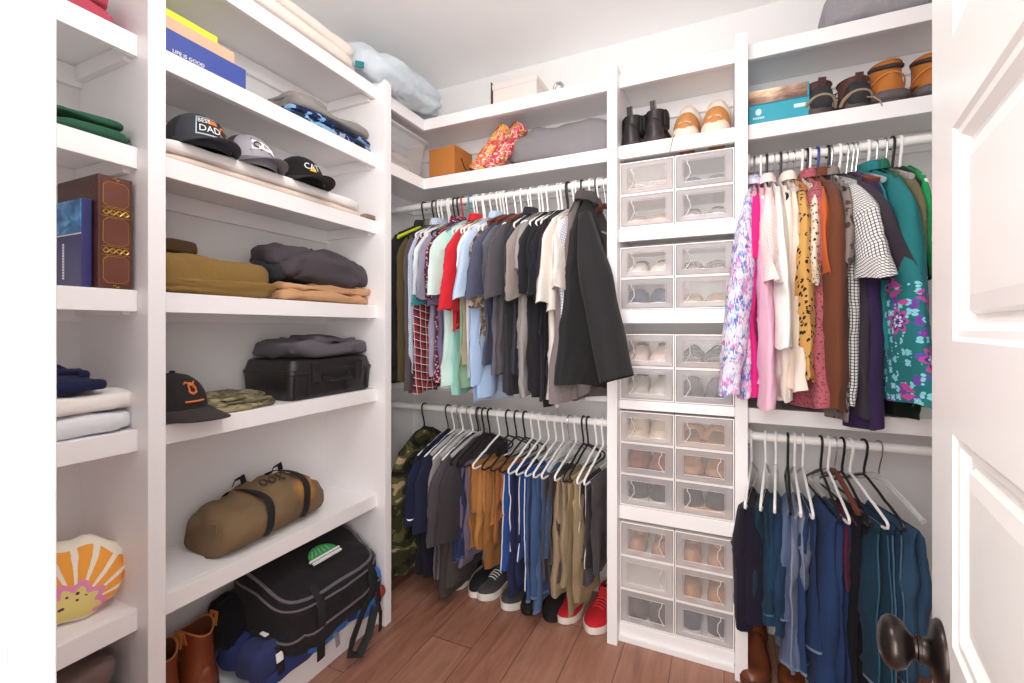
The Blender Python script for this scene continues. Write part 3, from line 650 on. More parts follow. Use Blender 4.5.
def shoe(label, loc, rz, L=.27, W=.098, kind='sneaker', up='888888', sole='f0efec', h=.026, group=None, shaft=0, name=None, extra=None, mats=None, cat='shoe', scale=1, detail=True):
    t = thing(name or kind, label, cat, loc, rz, group); t.scale = (scale,)*3
    U = (mats or {}).get('upper') or fabric(up, wr=.2, rough=.75); SO = plain('sole_'+sole, sole, .6)
    heel = {'pump': .07, 'wedge': .045}.get(kind, 0)
    if kind == 'pump':
        MB().loft([[Vector((x*.010*k, .03+y*.010*k, z)) for x, y in ((1, 1), (-1, 1), (-1, -1), (1, -1))] for z, k in ((0, .55), (.04, .7), (.075, 1.4))]).build('heel', U, t)
        sole_mb(L, W*.82, .006, 0, heel).build('sole', SO, t)
        rings = []
        m = shoe_mb(L, W*.8, lambda u: .05*math.exp(-(u/.14)**2)+.012+(.03*min(1, max(0, (u-.5)/.2))*(1 if u < .9 else max(.3, 1-(u-.9)/.14))), .006)
        m.v = [(x, y, z+heel*max(0, 1-(y/L)/.6)) for x, y, z in m.v]; m.build('upper', U, t, ang=70)
        q = MB().soft((0, L*.30, .022), (W*.27, L*.22, .004), e=1, e2=1, amp=0, nu=16, nv=6); q.v = [(x, y, z+heel*max(0, 1-(y/L)/.6)) for x, y, z in q.v]; q.build('insole', plain('insole', 'c9a98c', .8), t)
        return t
    if kind == 'sandal':
        sole_mb(L, W, .016, 0).build('sole', SO, t)
        for y, r_ in ((.62, .034), (.76, .030), (.30, .045)):
            MB().tube([(W*.5*cos(a), L*y+.01*sin(a), .014+r_*sin(a)) for a in [PI*i/10 for i in range(11)]], (.003, .009), 6, flat=(0, 0, 1)).build('band', U, t)
        MB().tube([(W*.36*cos(a), .015+.03*(1-abs(sin(a)))*0+L*.16*(1-sin(a)), .02+.05*sin(a)) for a in [PI*i/10 for i in range(11)]], .004, 6).build('heel_strap', U, t)
        return t
    sole_mb(L, W, h, .003, toe=.006).build('sole', SO, t, ang=45)
    zs = h-.003
    if shaft:
        p = lambda u: (.075 if u < .42 else max(.028, .075-.045*((u-.42)/.35)))*(1 if u < .92 else max(.25, 1-(u-.92)/.11))
        shoe_mb(L, W, p, zs).build('vamp', U, t, ang=70)
        rings = []
        for i in range(9):
            v = i/8; z = zs+.03+(shaft-.03)*v; ry = L*(.205-.02*sin(v*2.5)); rx = W*(.44-.03*sin(v*3)-(.05*v if shaft > .1 else 0))
            rings.append([Vector((rx*cos(2*PI*j/24), L*.215+.006*v+ry*sin(2*PI*j/24), z+(.012*cos(4*PI*j/24)*v if shaft > .15 else 0))) for j in range(24)])
        rings2 = [[Vector((p.x*.9, L*.215+(p.y-L*.215)*.9, p.z-.0)) for p in rings[-1]], [Vector((p.x*.86, L*.215+(p.y-L*.215)*.86, p.z-.05)) for p in rings[-1]]]
        MB().loft(rings, False, False).build('shaft', (mats or {}).get('shaft') or U, t, ang=70)
        MB().loft([rings[-1]]+rings2, False, True).build('lining', (mats or {}).get('lining') or DARKIN, t, ang=70)
        MB().tube(rings[-1], .0028, 6, closed=True).build('collar', (mats or {}).get('collar') or U, t)
    else:
        p = prof_slip if kind in ('slipper', 'flat') else prof_low
        k = .62 if kind == 'flat' else 1
        shoe_mb(L, W, lambda u: p(u)*k, zs).build('upper', U, t, ang=70)
        zt_ = zs+(.056 if kind == 'sneaker' else .046*k)
        MB().soft((0, L*.22, zt_+.002), (W*.30, L*.17, .008), e=1, e2=.9, amp=0, nu=18, nv=8).build('lining', (mats or {}).get('lining') or DARKIN, t)
        if kind == 'sneaker' and detail:
            MB().tube([(W*.33*cos(a), L*.22+L*.18*sin(a), zt_+.006+.012*max(0, -sin(a))) for a in [2*PI*i/20 for i in range(20)]], .006, 6, closed=True).build('collar', U, t)
            MB().box(-.022, .022, -.004, .004, -.01, .035).build('tongue', U, t, M=Matrix.Translation((0, L*.43, zt_+.006))@Matrix.Rotation(.55, 4, 'X'), bevel=.003)
            for i in range(4):
                y = L*(.47+.06*i); zz = zs+prof_low(.47+.06*i)+.002
                MB().tube([(-W*.25, y, zz-.006), (-W*.1, y, zz+.002), (W*.1, y, zz+.002), (W*.25, y, zz-.006)], .0025, 5).build('lace', (mats or {}).get('lace') or PLW, t)
    if extra: extra(t, L, W, zs)
    return t
def copy_thing(o, loc, label, rz=None, group=None):
    c = o.copy(); COL.objects.link(c); c.location = loc; c['label'] = label
    if rz is not None: c.rotation_euler.z = rz
    for ch in o.children:
        d = ch.copy(); COL.objects.link(d); d.parent = c
    return c
def pair(la, lb, x, y, z, dx, rz=0, spread=0, group=None, **k):
    r = math.radians(rz); s_ = math.radians(spread)
    a = shoe(la, (x-dx/2*cos(r), y-dx/2*sin(r), z), r+s_, group=group, **k)
    b = copy_thing(a, (x+dx/2*cos(r), y+dx/2*sin(r), z), lb, r-s_); return a, b
def pull(t, L, W, zs, z=.15, mat=PLB):
    MB().tube([(-.006, .012, z-.02), (-.006, .004, z+.014), (.006, .004, z+.014), (.006, .012, z-.02)], (.0016, .007), 6, flat=(0, 1, 0)).build('pull_tab', mat, t)
z1 = S[1]
BL = plain('black_leather', '2a2527', .32, nz=.1)
def chelsea(t, L, W, zs):
    pull(t, L, W, zs, .142, BL)
    for s in (-1, 1): MB().soft((s*W*.40, L*.22, zs+.075), (.006, .032, .036), e=.6, e2=.6, amp=0, nu=14, nv=8).build('elastic_panel', BLACK, t)
pair('black ankle boot with pull tab left one of the pair above the clear boxes', 'black ankle boot with pull tab right one of the pair above the clear boxes', -.292, 1.822, z1, .092, rz=-8, L=.235, W=.1, kind='ankle_boot', shaft=.108, mats={'upper': BL, 'collar': BL}, sole='3a2a2a', extra=chelsea, cat='boot', h=.02)
FLC = plain('fleece', 'efe3d6', .95, bump=.6, bscale=180)
def slipper_x(t, L, W, zs):
    MB().soft((0, L*.66, zs+.082), (W*.50, L*.28, .080), e=.95, e2=.9, amp=.005, fr=40, seed=3, cr=0).build('fleece_collar', FLC, t, ang=80)
    MB().soft((0, L*.42, zs+.030), (W*.53, L*.33, .082), e=.95, e2=.85, amp=0).build('vamp', fabric('c58a4e'), t, ang=80)
    MB().soft((0, L*.24, zs+.006), (W*.53, L*.25, .040), e=.95, e2=.85, amp=0).build('toe_guard', plain('cream_rubber', 'e6d6c6', .6), t, ang=80)
pair('tan slipper with cream fleece collar beside the black ankle boots', 'tan slipper with cream fleece collar against the right stile', -.085, 1.83, z1, .106, rz=-4, spread=0, L=.24, W=.096, kind='slipper', up='c98a52', sole='e8d9ca', extra=slipper_x, mats={'lining': FLC}, cat='slipper', h=.022)
MB_ = MB().tube([(0, 0, .03), (.002, -.004, .034), (-.004, -.01, .02), (-.012, -.012, -.02), (-.018, -.012, -.04)], .0016, 5).build('cord', plain('brown_cord', '8a6a58', .7)); MB_.location = (-.168, YS-.001, z1-.028); tag(MB_, 'thin brown cord dangling over the shelf edge below the slippers', 'cord')
# teal shoe box
sb = thing('shoe_box', 'teal shoe box with a photograph printed on its lid', 'shoe box', (.1735, 1.83, z1), math.radians(0))
MB().box(-.093, .093, 0, .2, 0, .072).build('box', plain('teal_card', '2f9fb5', .5), sb, smooth=False, bevel=.0015)
t = NT('sunset_print'); v = t.coord(); X, Y, Z = t.sep(v)
g = t.math('ADD', t.math('MULTIPLY_ADD', Z, 9, -.7), t.math('MULTIPLY_ADD', t.noise(t.coord((9, 9, 30)), 2, 4), .9, -.25))
g = t.math('SUBTRACT', g, t.math('MULTIPLY', t.math('ABSOLUTE', t.math('ADD', X, .03)), 3.2))
t.color(t.ramp(g, [(0, srgb('6a4f45')), (.25, srgb('a88573')), (.45, srgb('e3c3a2')), (.62, srgb('fff0d8')), (.9, srgb('b58f7c'))])); t.set(Roughness=.5)
MB().box(-.095, .090, -.002, .2, .0725, .122).build('lid', plain('teal_card', '2f9fb5', .5), sb, smooth=False, bevel=.0015)
MB().box(-.094, .084, -.0032, -.0021, .074, .121).build('lid_print', t.m, sb, smooth=False)
MB().soft((-.062, -.001, .046), (.010, .0016, .012), e=1, e2=1, amp=0, nu=14, nv=8).build('emblem', plain('pale_print', 'cfe9ec', .6), sb)
MB().box(.045, .079, -.0012, .001, .040, .053).build('label', plain('pale_print', 'cfe9ec', .6), sb, smooth=False)
q = MB()
for i in range(7): q.box(-.079+i*.0052, -.0757+i*.0052, -.0012, .001, .022, .029)
q.build('lettering', plain('pale_print', 'cfe9ec', .6), sb, smooth=False)
def hiker_x(t, L, W, zs):
    pull(t, L, W, zs, .108, plain('loop_brown', '4a2a2c', .8))
    MB().soft((0, L*.24, zs+.087), (W*.26, L*.14, .012), e=1, e2=.9, amp=0).build('pink_lining', plain('pink_lining', 'b5487a', .9), t)
    MB().tube([(W*.46*cos(a), .03+.034*(-sin(a)), zs+.006+.034*sin(a)) for a in [PI*i/12 for i in range(13)]], .006, 6).build('heel_rand', plain('taupe_rubber', '94846f', .7), t)
    MB().soft((0, .022, zs+.035), (W*.36, .03, .045), e=.8, e2=.8, amp=0).build('heel_counter', plain('black_mesh', '2b2a2e', .8), t)
    for i in range(4): MB().tube([(-W*.3, L*(.4+.05*i), zs+.085-.012*i), (0, L*(.42+.05*i), zs+.1-.012*i), (W*.3, L*(.4+.05*i), zs+.085-.012*i)], .0026, 5).build('lace', plain('loop_brown', '4a2a2c', .8), t)
    if t.location.x < 9: MB().tube([(-W*.2, L*.4, zs+.088), (-W*.55, L*.30, zs+.07), (-W*.62, L*.18, zs+.035), (-W*.5, L*.22, zs+.06)], .0022, 5).build('lace_end', plain('loop_brown', '4a2a2c', .8), t)
pair('brown and black hiking shoe beside the teal shoe box', 'brown and black hiking shoe next to the orange tan boots', .352, 1.826, z1, .106, rz=8, L=.26, W=.098, kind='hiking_shoe', shaft=.094, up='5a3c36', sole='4a3f3f', extra=hiker_x, h=.024, mats={'lining': plain('pink_lining', 'b5487a', .9)})
q = MB().tube([(0, 0, .03), (.014, -.012, .022), (.028, -.022, .002), (.033, -.024, -.016)], .002, 5).build('shoelace', plain('taupe_lace', 'a08a74', .8)); q.location = (.418, YS+.004, z1-.002); tag(q, 'loose taupe shoelace hanging over the shelf edge', 'shoelace')
def boot_x(t, L, W, zs):
    MB().tube([(W*.37*cos(a), L*.215+L*.19*sin(a), zs+.112+.016*sin(a)) for a in [2*PI*i/22 for i in range(22)]], .007, 8, closed=True).build('padded_collar', plain('dark_collar', '3b3335', .8), t)
    MB().tube([(W*.445*cos(a), L*.22-L*.212*sin(a), zs+.040+.034*sin(a)) for a in [PI*i/14 for i in range(15)]], .0022, 6).build('heel_seam', plain('tan_seam', 'd08a48', .8), t)
    MB().soft((0, .035, zs+.002), (W*.48, .045, .02), e=.7, e2=.7, amp=0).build('heel_rand', plain('grey_rubber', '5a5356', .6), t)
pair('orange tan work boot right of the hiking shoes', 'orange tan work boot at the door edge', .545, 1.83, z1, .114, rz=4, L=.28, W=.108, kind='work_boot', shaft=.118, up='b56f33', sole='544d50', extra=boot_x, cat='boot', h=.03)

# ------------------------------------------------------------ clear shoe drawers
FROST = seethru('frosted_plastic', 'd8d2d4', .5, .4); CLEAR = seethru('clear_plastic', 'e9e6e5', .12, .06); DSH = plain('drawer_shell', 'f4f1ef', .3, nz=.01)
CW = (X2a-X1b)/2; DY = YS+.004; DD_ = .262
DRP = {}
def drawer(x, z, h, label, flip=0, cw=CW-.003):
    t = thing('clear_shoe_box', label, 'shoe box', (x, DY, z), 0, 'clear shoe boxes in the cabinet')
    key = (h, flip)
    if key in DRP:
        for c in DRP[key]: d = c.copy(); COL.objects.link(d); d.parent = t
        return t
    w = cw/2; hh = h-.001; k = .0035; g = []
    m = MB().box(-w, -w+k, .002, DD_, 0, hh).box(w-k, w, .002, DD_, 0, hh).box(-w+k, w-k, .002, DD_, 0, k).box(-w+k, w-k, .002, DD_, hh-k, hh).box(-w+k, w-k, DD_-k, DD_, k, hh-k)
    g.append(m.build('housing', DSH, t, smooth=False))
    fw, f0, f1 = w-k-.001, k+.001, hh-k-.001; a, b = .026, .020
    wx0, wx1, wz0, wz1 = -fw+a, fw-a, f0+b, f1-b
    O = [(-fw, f0), (fw, f0), (fw, f1), (-fw, f1)]; I = [(wx0, wz0), (wx1, wz0), (wx1, wz1), (wx0, wz1)]
    def R(P, y): return [Vector((x_, y, z_)) for x_, z_ in P]
    m = MB().loft([R(O, .014), R(O, .004), R([(x_*.97, f0+(z_-f0)*.97+.0015) for x_, z_ in O], .001), R([(x_*1.05, (wz0+wz1)/2+(z_-(wz0+wz1)/2)*1.07) for x_, z_ in I], .0015), R(I, .0055)], False, False)
    g.append(m.build('drawer_front', FROST, t, smooth=False))
    g.append(MB().box(wx0, wx1, .0055, .0072, wz0, wz1).build('window', CLEAR, t, smooth=False))
    g.append(MB().tube([(wx0, .0048, wz0), (wx1, .0048, wz0), (wx1, .0048, wz1), (wx0, .0048, wz1)], .0011, 4, closed=True).build('window_rim', plain('rim_plastic', 'e9e4e4', .3), t, smooth=False))
    s = -1 if not flip else 1; px_ = (wx0+.012) if not flip else (wx1-.012)
    hq = wz1-wz0
    pts = [(px_+.0*s, .003, wz1+.004), (px_-s*.002, .002, wz1-hq*.16), (px_-s*.010, .002, wz1-hq*.30), (px_-s*.012, .002, wz1-hq*.62), (px_-s*.004, .002, wz0+hq*.2), (px_+s*.004, .002, wz0+.002), (px_+s*.008, .003, wz0-.005)]
    g.append(MB().tube(pts, .0015, 5).build('pull_edge', plain('rim_plastic', 'e9e4e4', .3), t))
    xs = sorted((px_-s*.0085, px_-s*.013)); g.append(MB().box(xs[0], xs[1], .0045, .0054, wz0+hq*.25, wz0+hq*.68).build('pull_slot', plain('slot_shadow', '8a7f80', .8), t, smooth=False))
    DRP[key] = g; return t
CONT = [  # per drawer: (kind, upper, sole, what the label says, shaft)
 [('sandal', 'd6c3bb', 'c9b3a8', 'pale woven sandals'), ('flat', '77808c', '6a7078', 'small blue grey flats')],
 [('flat', 'c9a294', 'e5d9d2', 'blush pink flats'), ('sneaker', '9b949c', 'dedade', 'grey mesh sneakers')],
 [('sneaker', 'efe3dc', 'f1ece8', 'white lace-up sneakers'), ('sandal', '7d7064', 'a4937f', 'taupe loop sandals')],
 [('slipper', '43556f', 'c8c2c0', 'slate blue slippers'), ('flat', 'b99c80', 'e2ded0', 'tan espadrilles with pale soles')],
 [('sneaker', 'eed9d3', 'f3eae6', 'pale pink sneakers'), ('sandal', '4d423d', 'a77f60', 'black and brown sandals')],
 [('sneaker', 'cfc9c2', 'e4e0da', 'off white running shoes'), ('slipper', '57545c', '77747b', 'dark grey slippers')],
 [('ankle_boot', 'e0cfb8', 'efe6d8', 'cream ankle boots', .05), ('sandal', 'b5824e', 'c99a66', 'camel sandals')],
 [('ankle_boot', '9a5440', '5a3b33', 'russet ankle boots', .05), ('ankle_boot', 'b98a62', '7a5a48', 'tan ankle boots', .05)],
 [('sneaker', '26343a', 'dcd8d2', 'dark teal sneakers'), ('sneaker', '2c2a2e', 'e2b99a', 'black shoes with peach soles')],
 [('pump', 'b88a70', '9a7460', 'strappy nude heels'), ('pump', 'c08d6c', 'b08467', 'nude pumps')],
 [None, ('pump', 'b98559', 'a5764f', 'tan high heels')],
 [('slipper', '4a3a34', '2d2726', 'dark brown loafers'), ('sneaker', '34324a', 'd5cfce', 'navy sneakers')]]
ROWN = ['top row', 'second row', 'third row', 'fourth row', 'fifth row', 'sixth row', 'seventh row', 'eighth row', 'ninth row', 'tenth row', 'eleventh row', 'bottom row']
ri = 0
for z0, h, nrow in G:
    for r_ in range(nrow):
        zz = z0+h*(nrow-1-r_)
        for c_ in range(2):
            xc = X1b+CW*(c_+.5); it = CONT[ri][c_]; side = ('left', 'right')[c_]
            what = it[3] if it else 'nothing but grey light'
            drawer(xc, zz, h, f'clear shoe box showing {what} in the {ROWN[ri]} {side} side' if it else 'empty looking clear shoe box, second from the bottom on the left side', flip=(1 if (ri > 8 or (ri == 7)) else 0))
            if it:
                kind, up, so, wh = it[:4]; L = .228; sh_ = it[4] if len(it) > 4 else 0; one = wh[:-1] if wh.endswith('s') else wh
                one = {'tan espadrilles with pale sole': 'tan espadrille with pale sole', 'black shoes with peach sole': 'black shoe with peach sole', 'off white running shoe': 'off white running shoe'}.get(one, one)
                sp = 0 if ri % 2 else 4
                toe_cam = it[3] not in ('navy sneakers', 'camel sandals')
                rzz = 180 if toe_cam else 0; yy = DY+.020+(L if toe_cam else 0)
                for q_, s_ in ((0, -1), (1, 1)):
                    lab = f'{("left", "right")[q_]} {one} inside the {ROWN[ri]} {side} clear box'
                    loc = (xc+s_*.044, yy, zz+.0045)
                    if q_ == 0: p_ = shoe(lab, loc, math.radians(rzz), L=L, W=.08, scale=1.06, kind=kind, up=up, sole=so, h=.018, shaft=sh_, cat='shoe', detail=False, group='shoes inside the clear boxes')
                    else: copy_thing(p_, loc, lab)
    
        ri += 1

# ------------------------------------------------------------ shoes on the floor
SN = 'shoes on the floor under the left rods'
a, b = pair('black slip-on sneaker with white sole left under the navy jeans', 'black slip-on sneaker with white sole under the caramel trousers', -1.075, 2.05, 0, .125, rz=176, L=.27, W=.1, kind='slipper', up='221f24', sole='e9e4dd', h=.03, name='slip_on_sneaker', group=SN, scale=.93)
a, b = pair('dark grey sneaker with chunky white sole left of its mate', 'dark grey sneaker with chunky white sole near the blue track pants', -.885, 2.04, 0, .13, rz=172, L=.28, W=.104, kind='sneaker', up='4b4648', sole='e7e2da', h=.034, group=SN, scale=.93)
a, b = pair('black leather shoe under the faded blue jeans', 'black leather shoe left of the red sneakers', -.70, 2.04, 0, .105, rz=178, L=.26, W=.092, kind='slipper', up='211c1e', sole='181517', h=.02, name='dress_shoe', group=SN)
a, b = pair('bright red sneaker below the straight khaki chinos', 'bright red sneaker against the shoe cabinet stile', -.515, 2.055, 0, .125, rz=174, L=.29, W=.104, kind='sneaker', up='c3232c', sole='eadfd6', h=.03, group=SN, scale=.94, mats={'lace': plain('red_lace', 'd8404a', .8)})
BRW = plain('chestnut_leather', '7a4128', .35, nz=.25)
a, b = pair('chestnut leather boot on the floor below the plum jeans', 'chestnut leather boot on the floor below the faded jeans', .175, 2.03, 0, .135, rz=176, L=.30, W=.112, kind='boot', shaft=.17, mats={'upper': BRW}, sole='5a382c', h=.028, cat='boot', group='boots under the jeans')
a, b = pair('dark maroon shoe on the floor below the indigo jeans', 'dark maroon shoe on the floor behind the door knob', .42, 2.03, 0, .125, rz=184, L=.28, W=.1, kind='slipper', up='3c1c22', sole='2a1a1a', h=.022, name='loafer', group='boots under the jeans')
# cowhide boots on the left bay floor
TB = plain('saddle_leather', '8c4526', .32, nz=.3, bump=.15, bscale=40); TE = plain('boot_edge', 'c27a3a', .5)
def wb(t, L, W, zs):
    for s in (-1, 1): MB().tube([(s*W*.43, L*.215-.012, zs+.160), (s*W*.49, L*.215-.010, zs+.197), (s*W*.49, L*.215+.010, zs+.197), (s*W*.43, L*.215+.012, zs+.160)], (.0018, .009), 6, flat=(1, 0, 0)).build('pull_strap', TE, t)
a, b = pair('saddle brown pull-on boot nearest the near stile', 'saddle brown pull-on boot beside the blue backpack', -1.41, .825, BASE, .112, rz=96, L=.26, W=.11, kind='boot', shaft=.18, mats={'upper': TB, 'collar': TE, 'lining': plain('boot_lining', '6b3a22', .7)}, sole='3a241c', h=.03, extra=wb, cat='boot', group='pull-on boots on the left floor shelf')

# ------------------------------------------------------------ top shelves
z0 = S[0]
folded('folded_comforter', 'long cream folded comforter on top of the left shelving', 'comforter', (-1.42, .98, z0), [(0, 0, 0, .13, .42, .06), (0, .02, .05, .125, .40, .06)], fabric('efe5dc'), 41, amp=.014, fr=8)
pm = MB().soft((0, 0, .085), (.155, .27, .085), e=.75, e2=.5, amp=.030, fr=7, seed=42, nu=64, nv=24, flat=0.0)
pi = pm.build('pillow', fabric('cdd8e0', wr=.9), ang=80); pi.location = (-1.365, 1.65, z0); pi.rotation_euler.z = math.radians(-6); tag(pi, 'pale blue pillow on the top corner shelf', 'pillow')
MB().box(-.002, .003, -.022, .012, -.012, .012).build('teal_label', fabric('2f7f86'), pi, M=Matrix.Translation((.105, -.262, .035))@Matrix.Rotation(-.7, 4, 'Z'), bevel=.001)
# corner: bin, carton, gift wrap, grey pillow
cb = thing('storage_bin', 'clear plastic storage bin in the corner above the rods', 'storage bin', (-1.43, 1.69, z1))
BINM = seethru('bin_plastic', 'd3d1d0', .34, .15)
MB().loft([rrect(.105, .12, .02, .003), rrect(.11, .125, .02, .006), rrect(.128, .145, .022, .165), rrect(.136, .153, .024, .166), rrect(.136, .153, .024, .172)], True, False).build('tub', BINM, cb, ang=35, solid=.002)
MB().loft([rrect(.138, .155, .024, .173), rrect(.138, .155, .024, .181), rrect(.125, .142, .02, .184)], False, True).build('lid', seethru('bin_lid', 'e2e0df', .5, .2), cb, ang=35)
for i, (c_, px_, h_) in enumerate((('e9dccb', -.02, .10), ('c9b2a8', .02, .075), ('8a93b8', .05, .055), ('6fa9b8', .0, .12))):
    q = MB().soft((0, 0, .02), (.085, .10, .018), e=.4, e2=.4, amp=.008, fr=14, seed=50+i, nu=30, nv=10).build('folded_cloth', fabric(c_)); q.location = (-1.43, 1.69, z1+.008+i*.0385); tag(q, ['cream folded cloth lowest inside the clear bin', 'dusty pink folded cloth inside the clear bin', 'lavender folded cloth inside the clear bin', 'teal folded cloth on top inside the clear bin'][i], 'cloth')
kc = plain('orange_carton', 'c07a38', .6, nz=.08)
ca = thing('cardboard_box', 'orange brown cardboard box in the corner beside the gift wrap', 'box', (-1.222, 1.925, z1), math.radians(-4))
MB().box(-.075, .075, -.075, .075, 0, .135).build('carton', kc, ca, smooth=False, bevel=.002)
MB().box(-.0755, .0755, -.076, -.075, .125, .136).box(.075, .0762, -.076, .076, .115, .136).build('lid_flap', kc, ca, smooth=False)
MB().tube([(.0765, -.02, .09), (.0768, .0, .06), (.0768, .02, .045)], .0025, 5).build('hand_slot', plain('slot_dark', '3a2416', .9), ca)
o = MB().box(-.08, .08, -.09, .09, 0, .014).build('cardboard_sheet', plain('rust_card', 'a5623c', .7), smooth=False, bevel=.002); o.location = (-1.235, 1.925, z1); 
tag(o, 'flat rust brown card lying under the orange cardboard box', 'card'); ca.location.z = z1+.0145
def wrap(label, hexs, x, y, lean, seed, r=.04, L=.25):
    t = NT('gift_wrap_paper'); v = t.coord(); c = t.sep(t.vor(t.coord((1, 1, .7)), 55, out='Color'))[0]
    base = t.ramp(c, [(0, srgb(hexs[0])), (.35, srgb(hexs[1])), (.6, srgb(hexs[2])), (.85, srgb(hexs[3]))], 'CONSTANT')
    k = t.math('LESS_THAN', t.math('ABSOLUTE', t.math('SUBTRACT', t.noise(v, 45, 2), .5)), .028)
    t.color(t.mix(k, base, srgb('f3cdbb'))); t.set(Roughness=.35)
    o = thing('gift_wrap_roll', label, 'gift wrap', (x, y, z1+.012)); o.rotation_euler = lean
    MB().lathe([(r, 0), (r, L)], 28, cap=False).build('paper', t.m, o, ang=50); MB().lathe([(r-.004, L+.001), (r-.004, 0)], 24, cap=False).build('tube', plain('tube_card', '8a6650', .8), o, ang=50)
    MB().lathe([(0, .02), (r-.004, .02)], 24, cap=False).build('end', plain('tube_card', '8a6650', .8), o)
LEAN = (math.radians(-14), math.radians(33), 0)
wrap('orange and yellow gift wrap roll leaning left of the red roll', ('d9622a', 'd98a2f', 'c23a2c', 'dfae3c'), -1.055, 1.875, LEAN, 1)
wrap('red and pink gift wrap roll leaning against the grey pillow', ('c8303a', 'd9506a', 'b52a34', 'a8843a'), -.985, 1.882, LEAN, 2)
gp = MB().soft((0, 0, .10), (.265, .085, .10), e=.8, e2=.55, amp=.022, fr=6, seed=61, nu=64, nv=24, flat=0.0, fn=lambda q: Vector((q.x, q.y, q.z*(1+.25*q.x/.25)))).build('pillow', fabric('8f8a8e', 'plain', wr=.5), ang=80)
gp.location = (-.675, 1.985, z1); tag(gp, 'grey velvet pillow on the shelf above the shirts', 'pillow')
# top of back unit
wbx = thing('box', 'flat white box on the very top shelf left of the cabinet', 'box', (-.835, 1.90, z0))
MB().box(-.105, .105, -.07, .15, 0, .092).build('carton', plain('white_card', 'ddd2cd', .6, nz=.02), wbx, smooth=False, bevel=.002); MB().box(-.108, .108, -.073, .153, .07, .096).build('lid', plain('white_card', 'ddd2cd', .6, nz=.02), wbx, smooth=False, bevel=.002)
be = MB().box(-.045, 0, -.012, .012, 0, .002).box(-.002, 0, -.012, .012, 0, .11).build('bookend', plain('bookend_metal', '5a4a48', .5), smooth=False); be.location = (-.948, 1.84, z0); tag(be, 'thin dark metal bookend against the white box', 'bookend')
hk = MB().tube([(0, 0, .0), (0, 0, .03), (.008, 0, .045), (.024, 0, .045), (.034, 0, .035), (.036, 0, .02)], .007, 8).box(-.016, .016, -.014, .014, 0, .006).build('metal_hook', CHROME, ang=50); hk.location = (-.655, 1.85, z0); tag(hk, 'small chrome hook standing right of the white box', 'hook')
GB = fabric('8d898f', 'heather', 'a9a5ab', wr=.8)
gb = thing('tote_bag', 'grey fabric bag with a white panel on the top right shelf', 'bag', (.525, 1.93, z0))
MB().soft((0, 0, .075), (.22, .13, .08), e=.5, e2=.5, amp=.016, fr=7, seed=71, nu=48, nv=18, flat=0.0).build('body', GB, gb, ang=80)
MB().soft((-.02, -.10, .12), (.085, .05, .035), e=.7, e2=.6, amp=.006, fr=8, seed=72).build('white_panel', fabric('eeecec'), gb, ang=80)
web([(-.06, -.12, .06), (-.07, -.11, .14), (-.05, -.06, .18), (0, -.05, .185), (.1, -.05, .18), (.13, -.09, .15), (.14, -.13, .07)], 'handle', gb, .014, GB)

# ------------------------------------------------------------ hangers
HANG_MAT = {'white': PLW, 'black': PLB, 'clear': CLEARH, 'wood': WOODH, 'brown': DARKW, 'wire': CHROME, 'blue': BLUEP, 'red': REDP, 'teal': TEALP}
HANG_DATA = {}
def hang_mesh(kind, half):
    if (kind, half) in HANG_DATA: return HANG_DATA[(kind, half)]
    mt = HANG_MAT[kind]; r = .0021 if kind == 'wire' else .0043; R = .0155+r+.0005
    hook = [(0, R*cos(a), R*sin(a)) for a in [PI*(-.18+1.18*i/10) for i in range(11)]]
    hook = [(0, -y, z) for _, y, z in hook][::1]
    hook = [(0, R*cos(a), R*sin(a)) for a in [PI*(-.25+1.25*i/12) for i in range(13)]]
    hook += [(0, -R+.004, -.026), (0, -.006, -.056), (0, 0, -.076), (0, 0, -.096)]
    flat = (1, 0, 0)
    hm = CHROME if kind in ('clear', 'wood', 'brown', 'wire') else mt
    rr = (.0022, .0022) if hm is CHROME else (.0042, .0036)
    a = MB().tube(hook, rr, 8, flat=flat)
    b = MB()
    if kind in ('wood', 'brown', 'clear'):
        for s in (-1, 1):
            pts = [(0, s*half*t, -.098-.065*t**1.3) for t in [i/8 for i in range(9)]]
            b.tube(pts, [(.006+.002*i/8, .012-.003*i/8) for i in range(9)], 8, flat=flat)
    else:
        top = [(0, half*t, -.095-.082*abs(t)**1.1-.004*math.exp(-((abs(t)-.55)/.06)**2)) for t in [-1+2*i/24 for i in range(25)]]
        end = [(0, half+.006, -.184), (0, half+.004, -.194), (0, half-.01, -.200)]
        path = top+end+[(0, half*t, -.200) for t in (.7, .35, 0, -.35, -.7)]+[(0, -y, z) for _, y, z in reversed(end)]
        b.tube(path, (r, r*1.0), 7, closed=True, flat=flat)
    HANG_DATA[(kind, half)] = (a, b, hm, mt); return HANG_DATA[(kind, half)]
HPROTO = {}
def hanger(kind, loc, rz, label, group, half=.205):
    key = (kind, half)
    t = thing('clothes_hanger', label, 'hanger', loc, rz, group)
    if key not in HPROTO:
        a, b, hm, mt = hang_mesh(kind, half)
        HPROTO[key] = [a.build('hook', hm, t), b.build('frame', mt, t)]
    else:
        for c in HPROTO[key]:
            d = c.copy(); COL.objects.link(d); d.parent = t
    return t

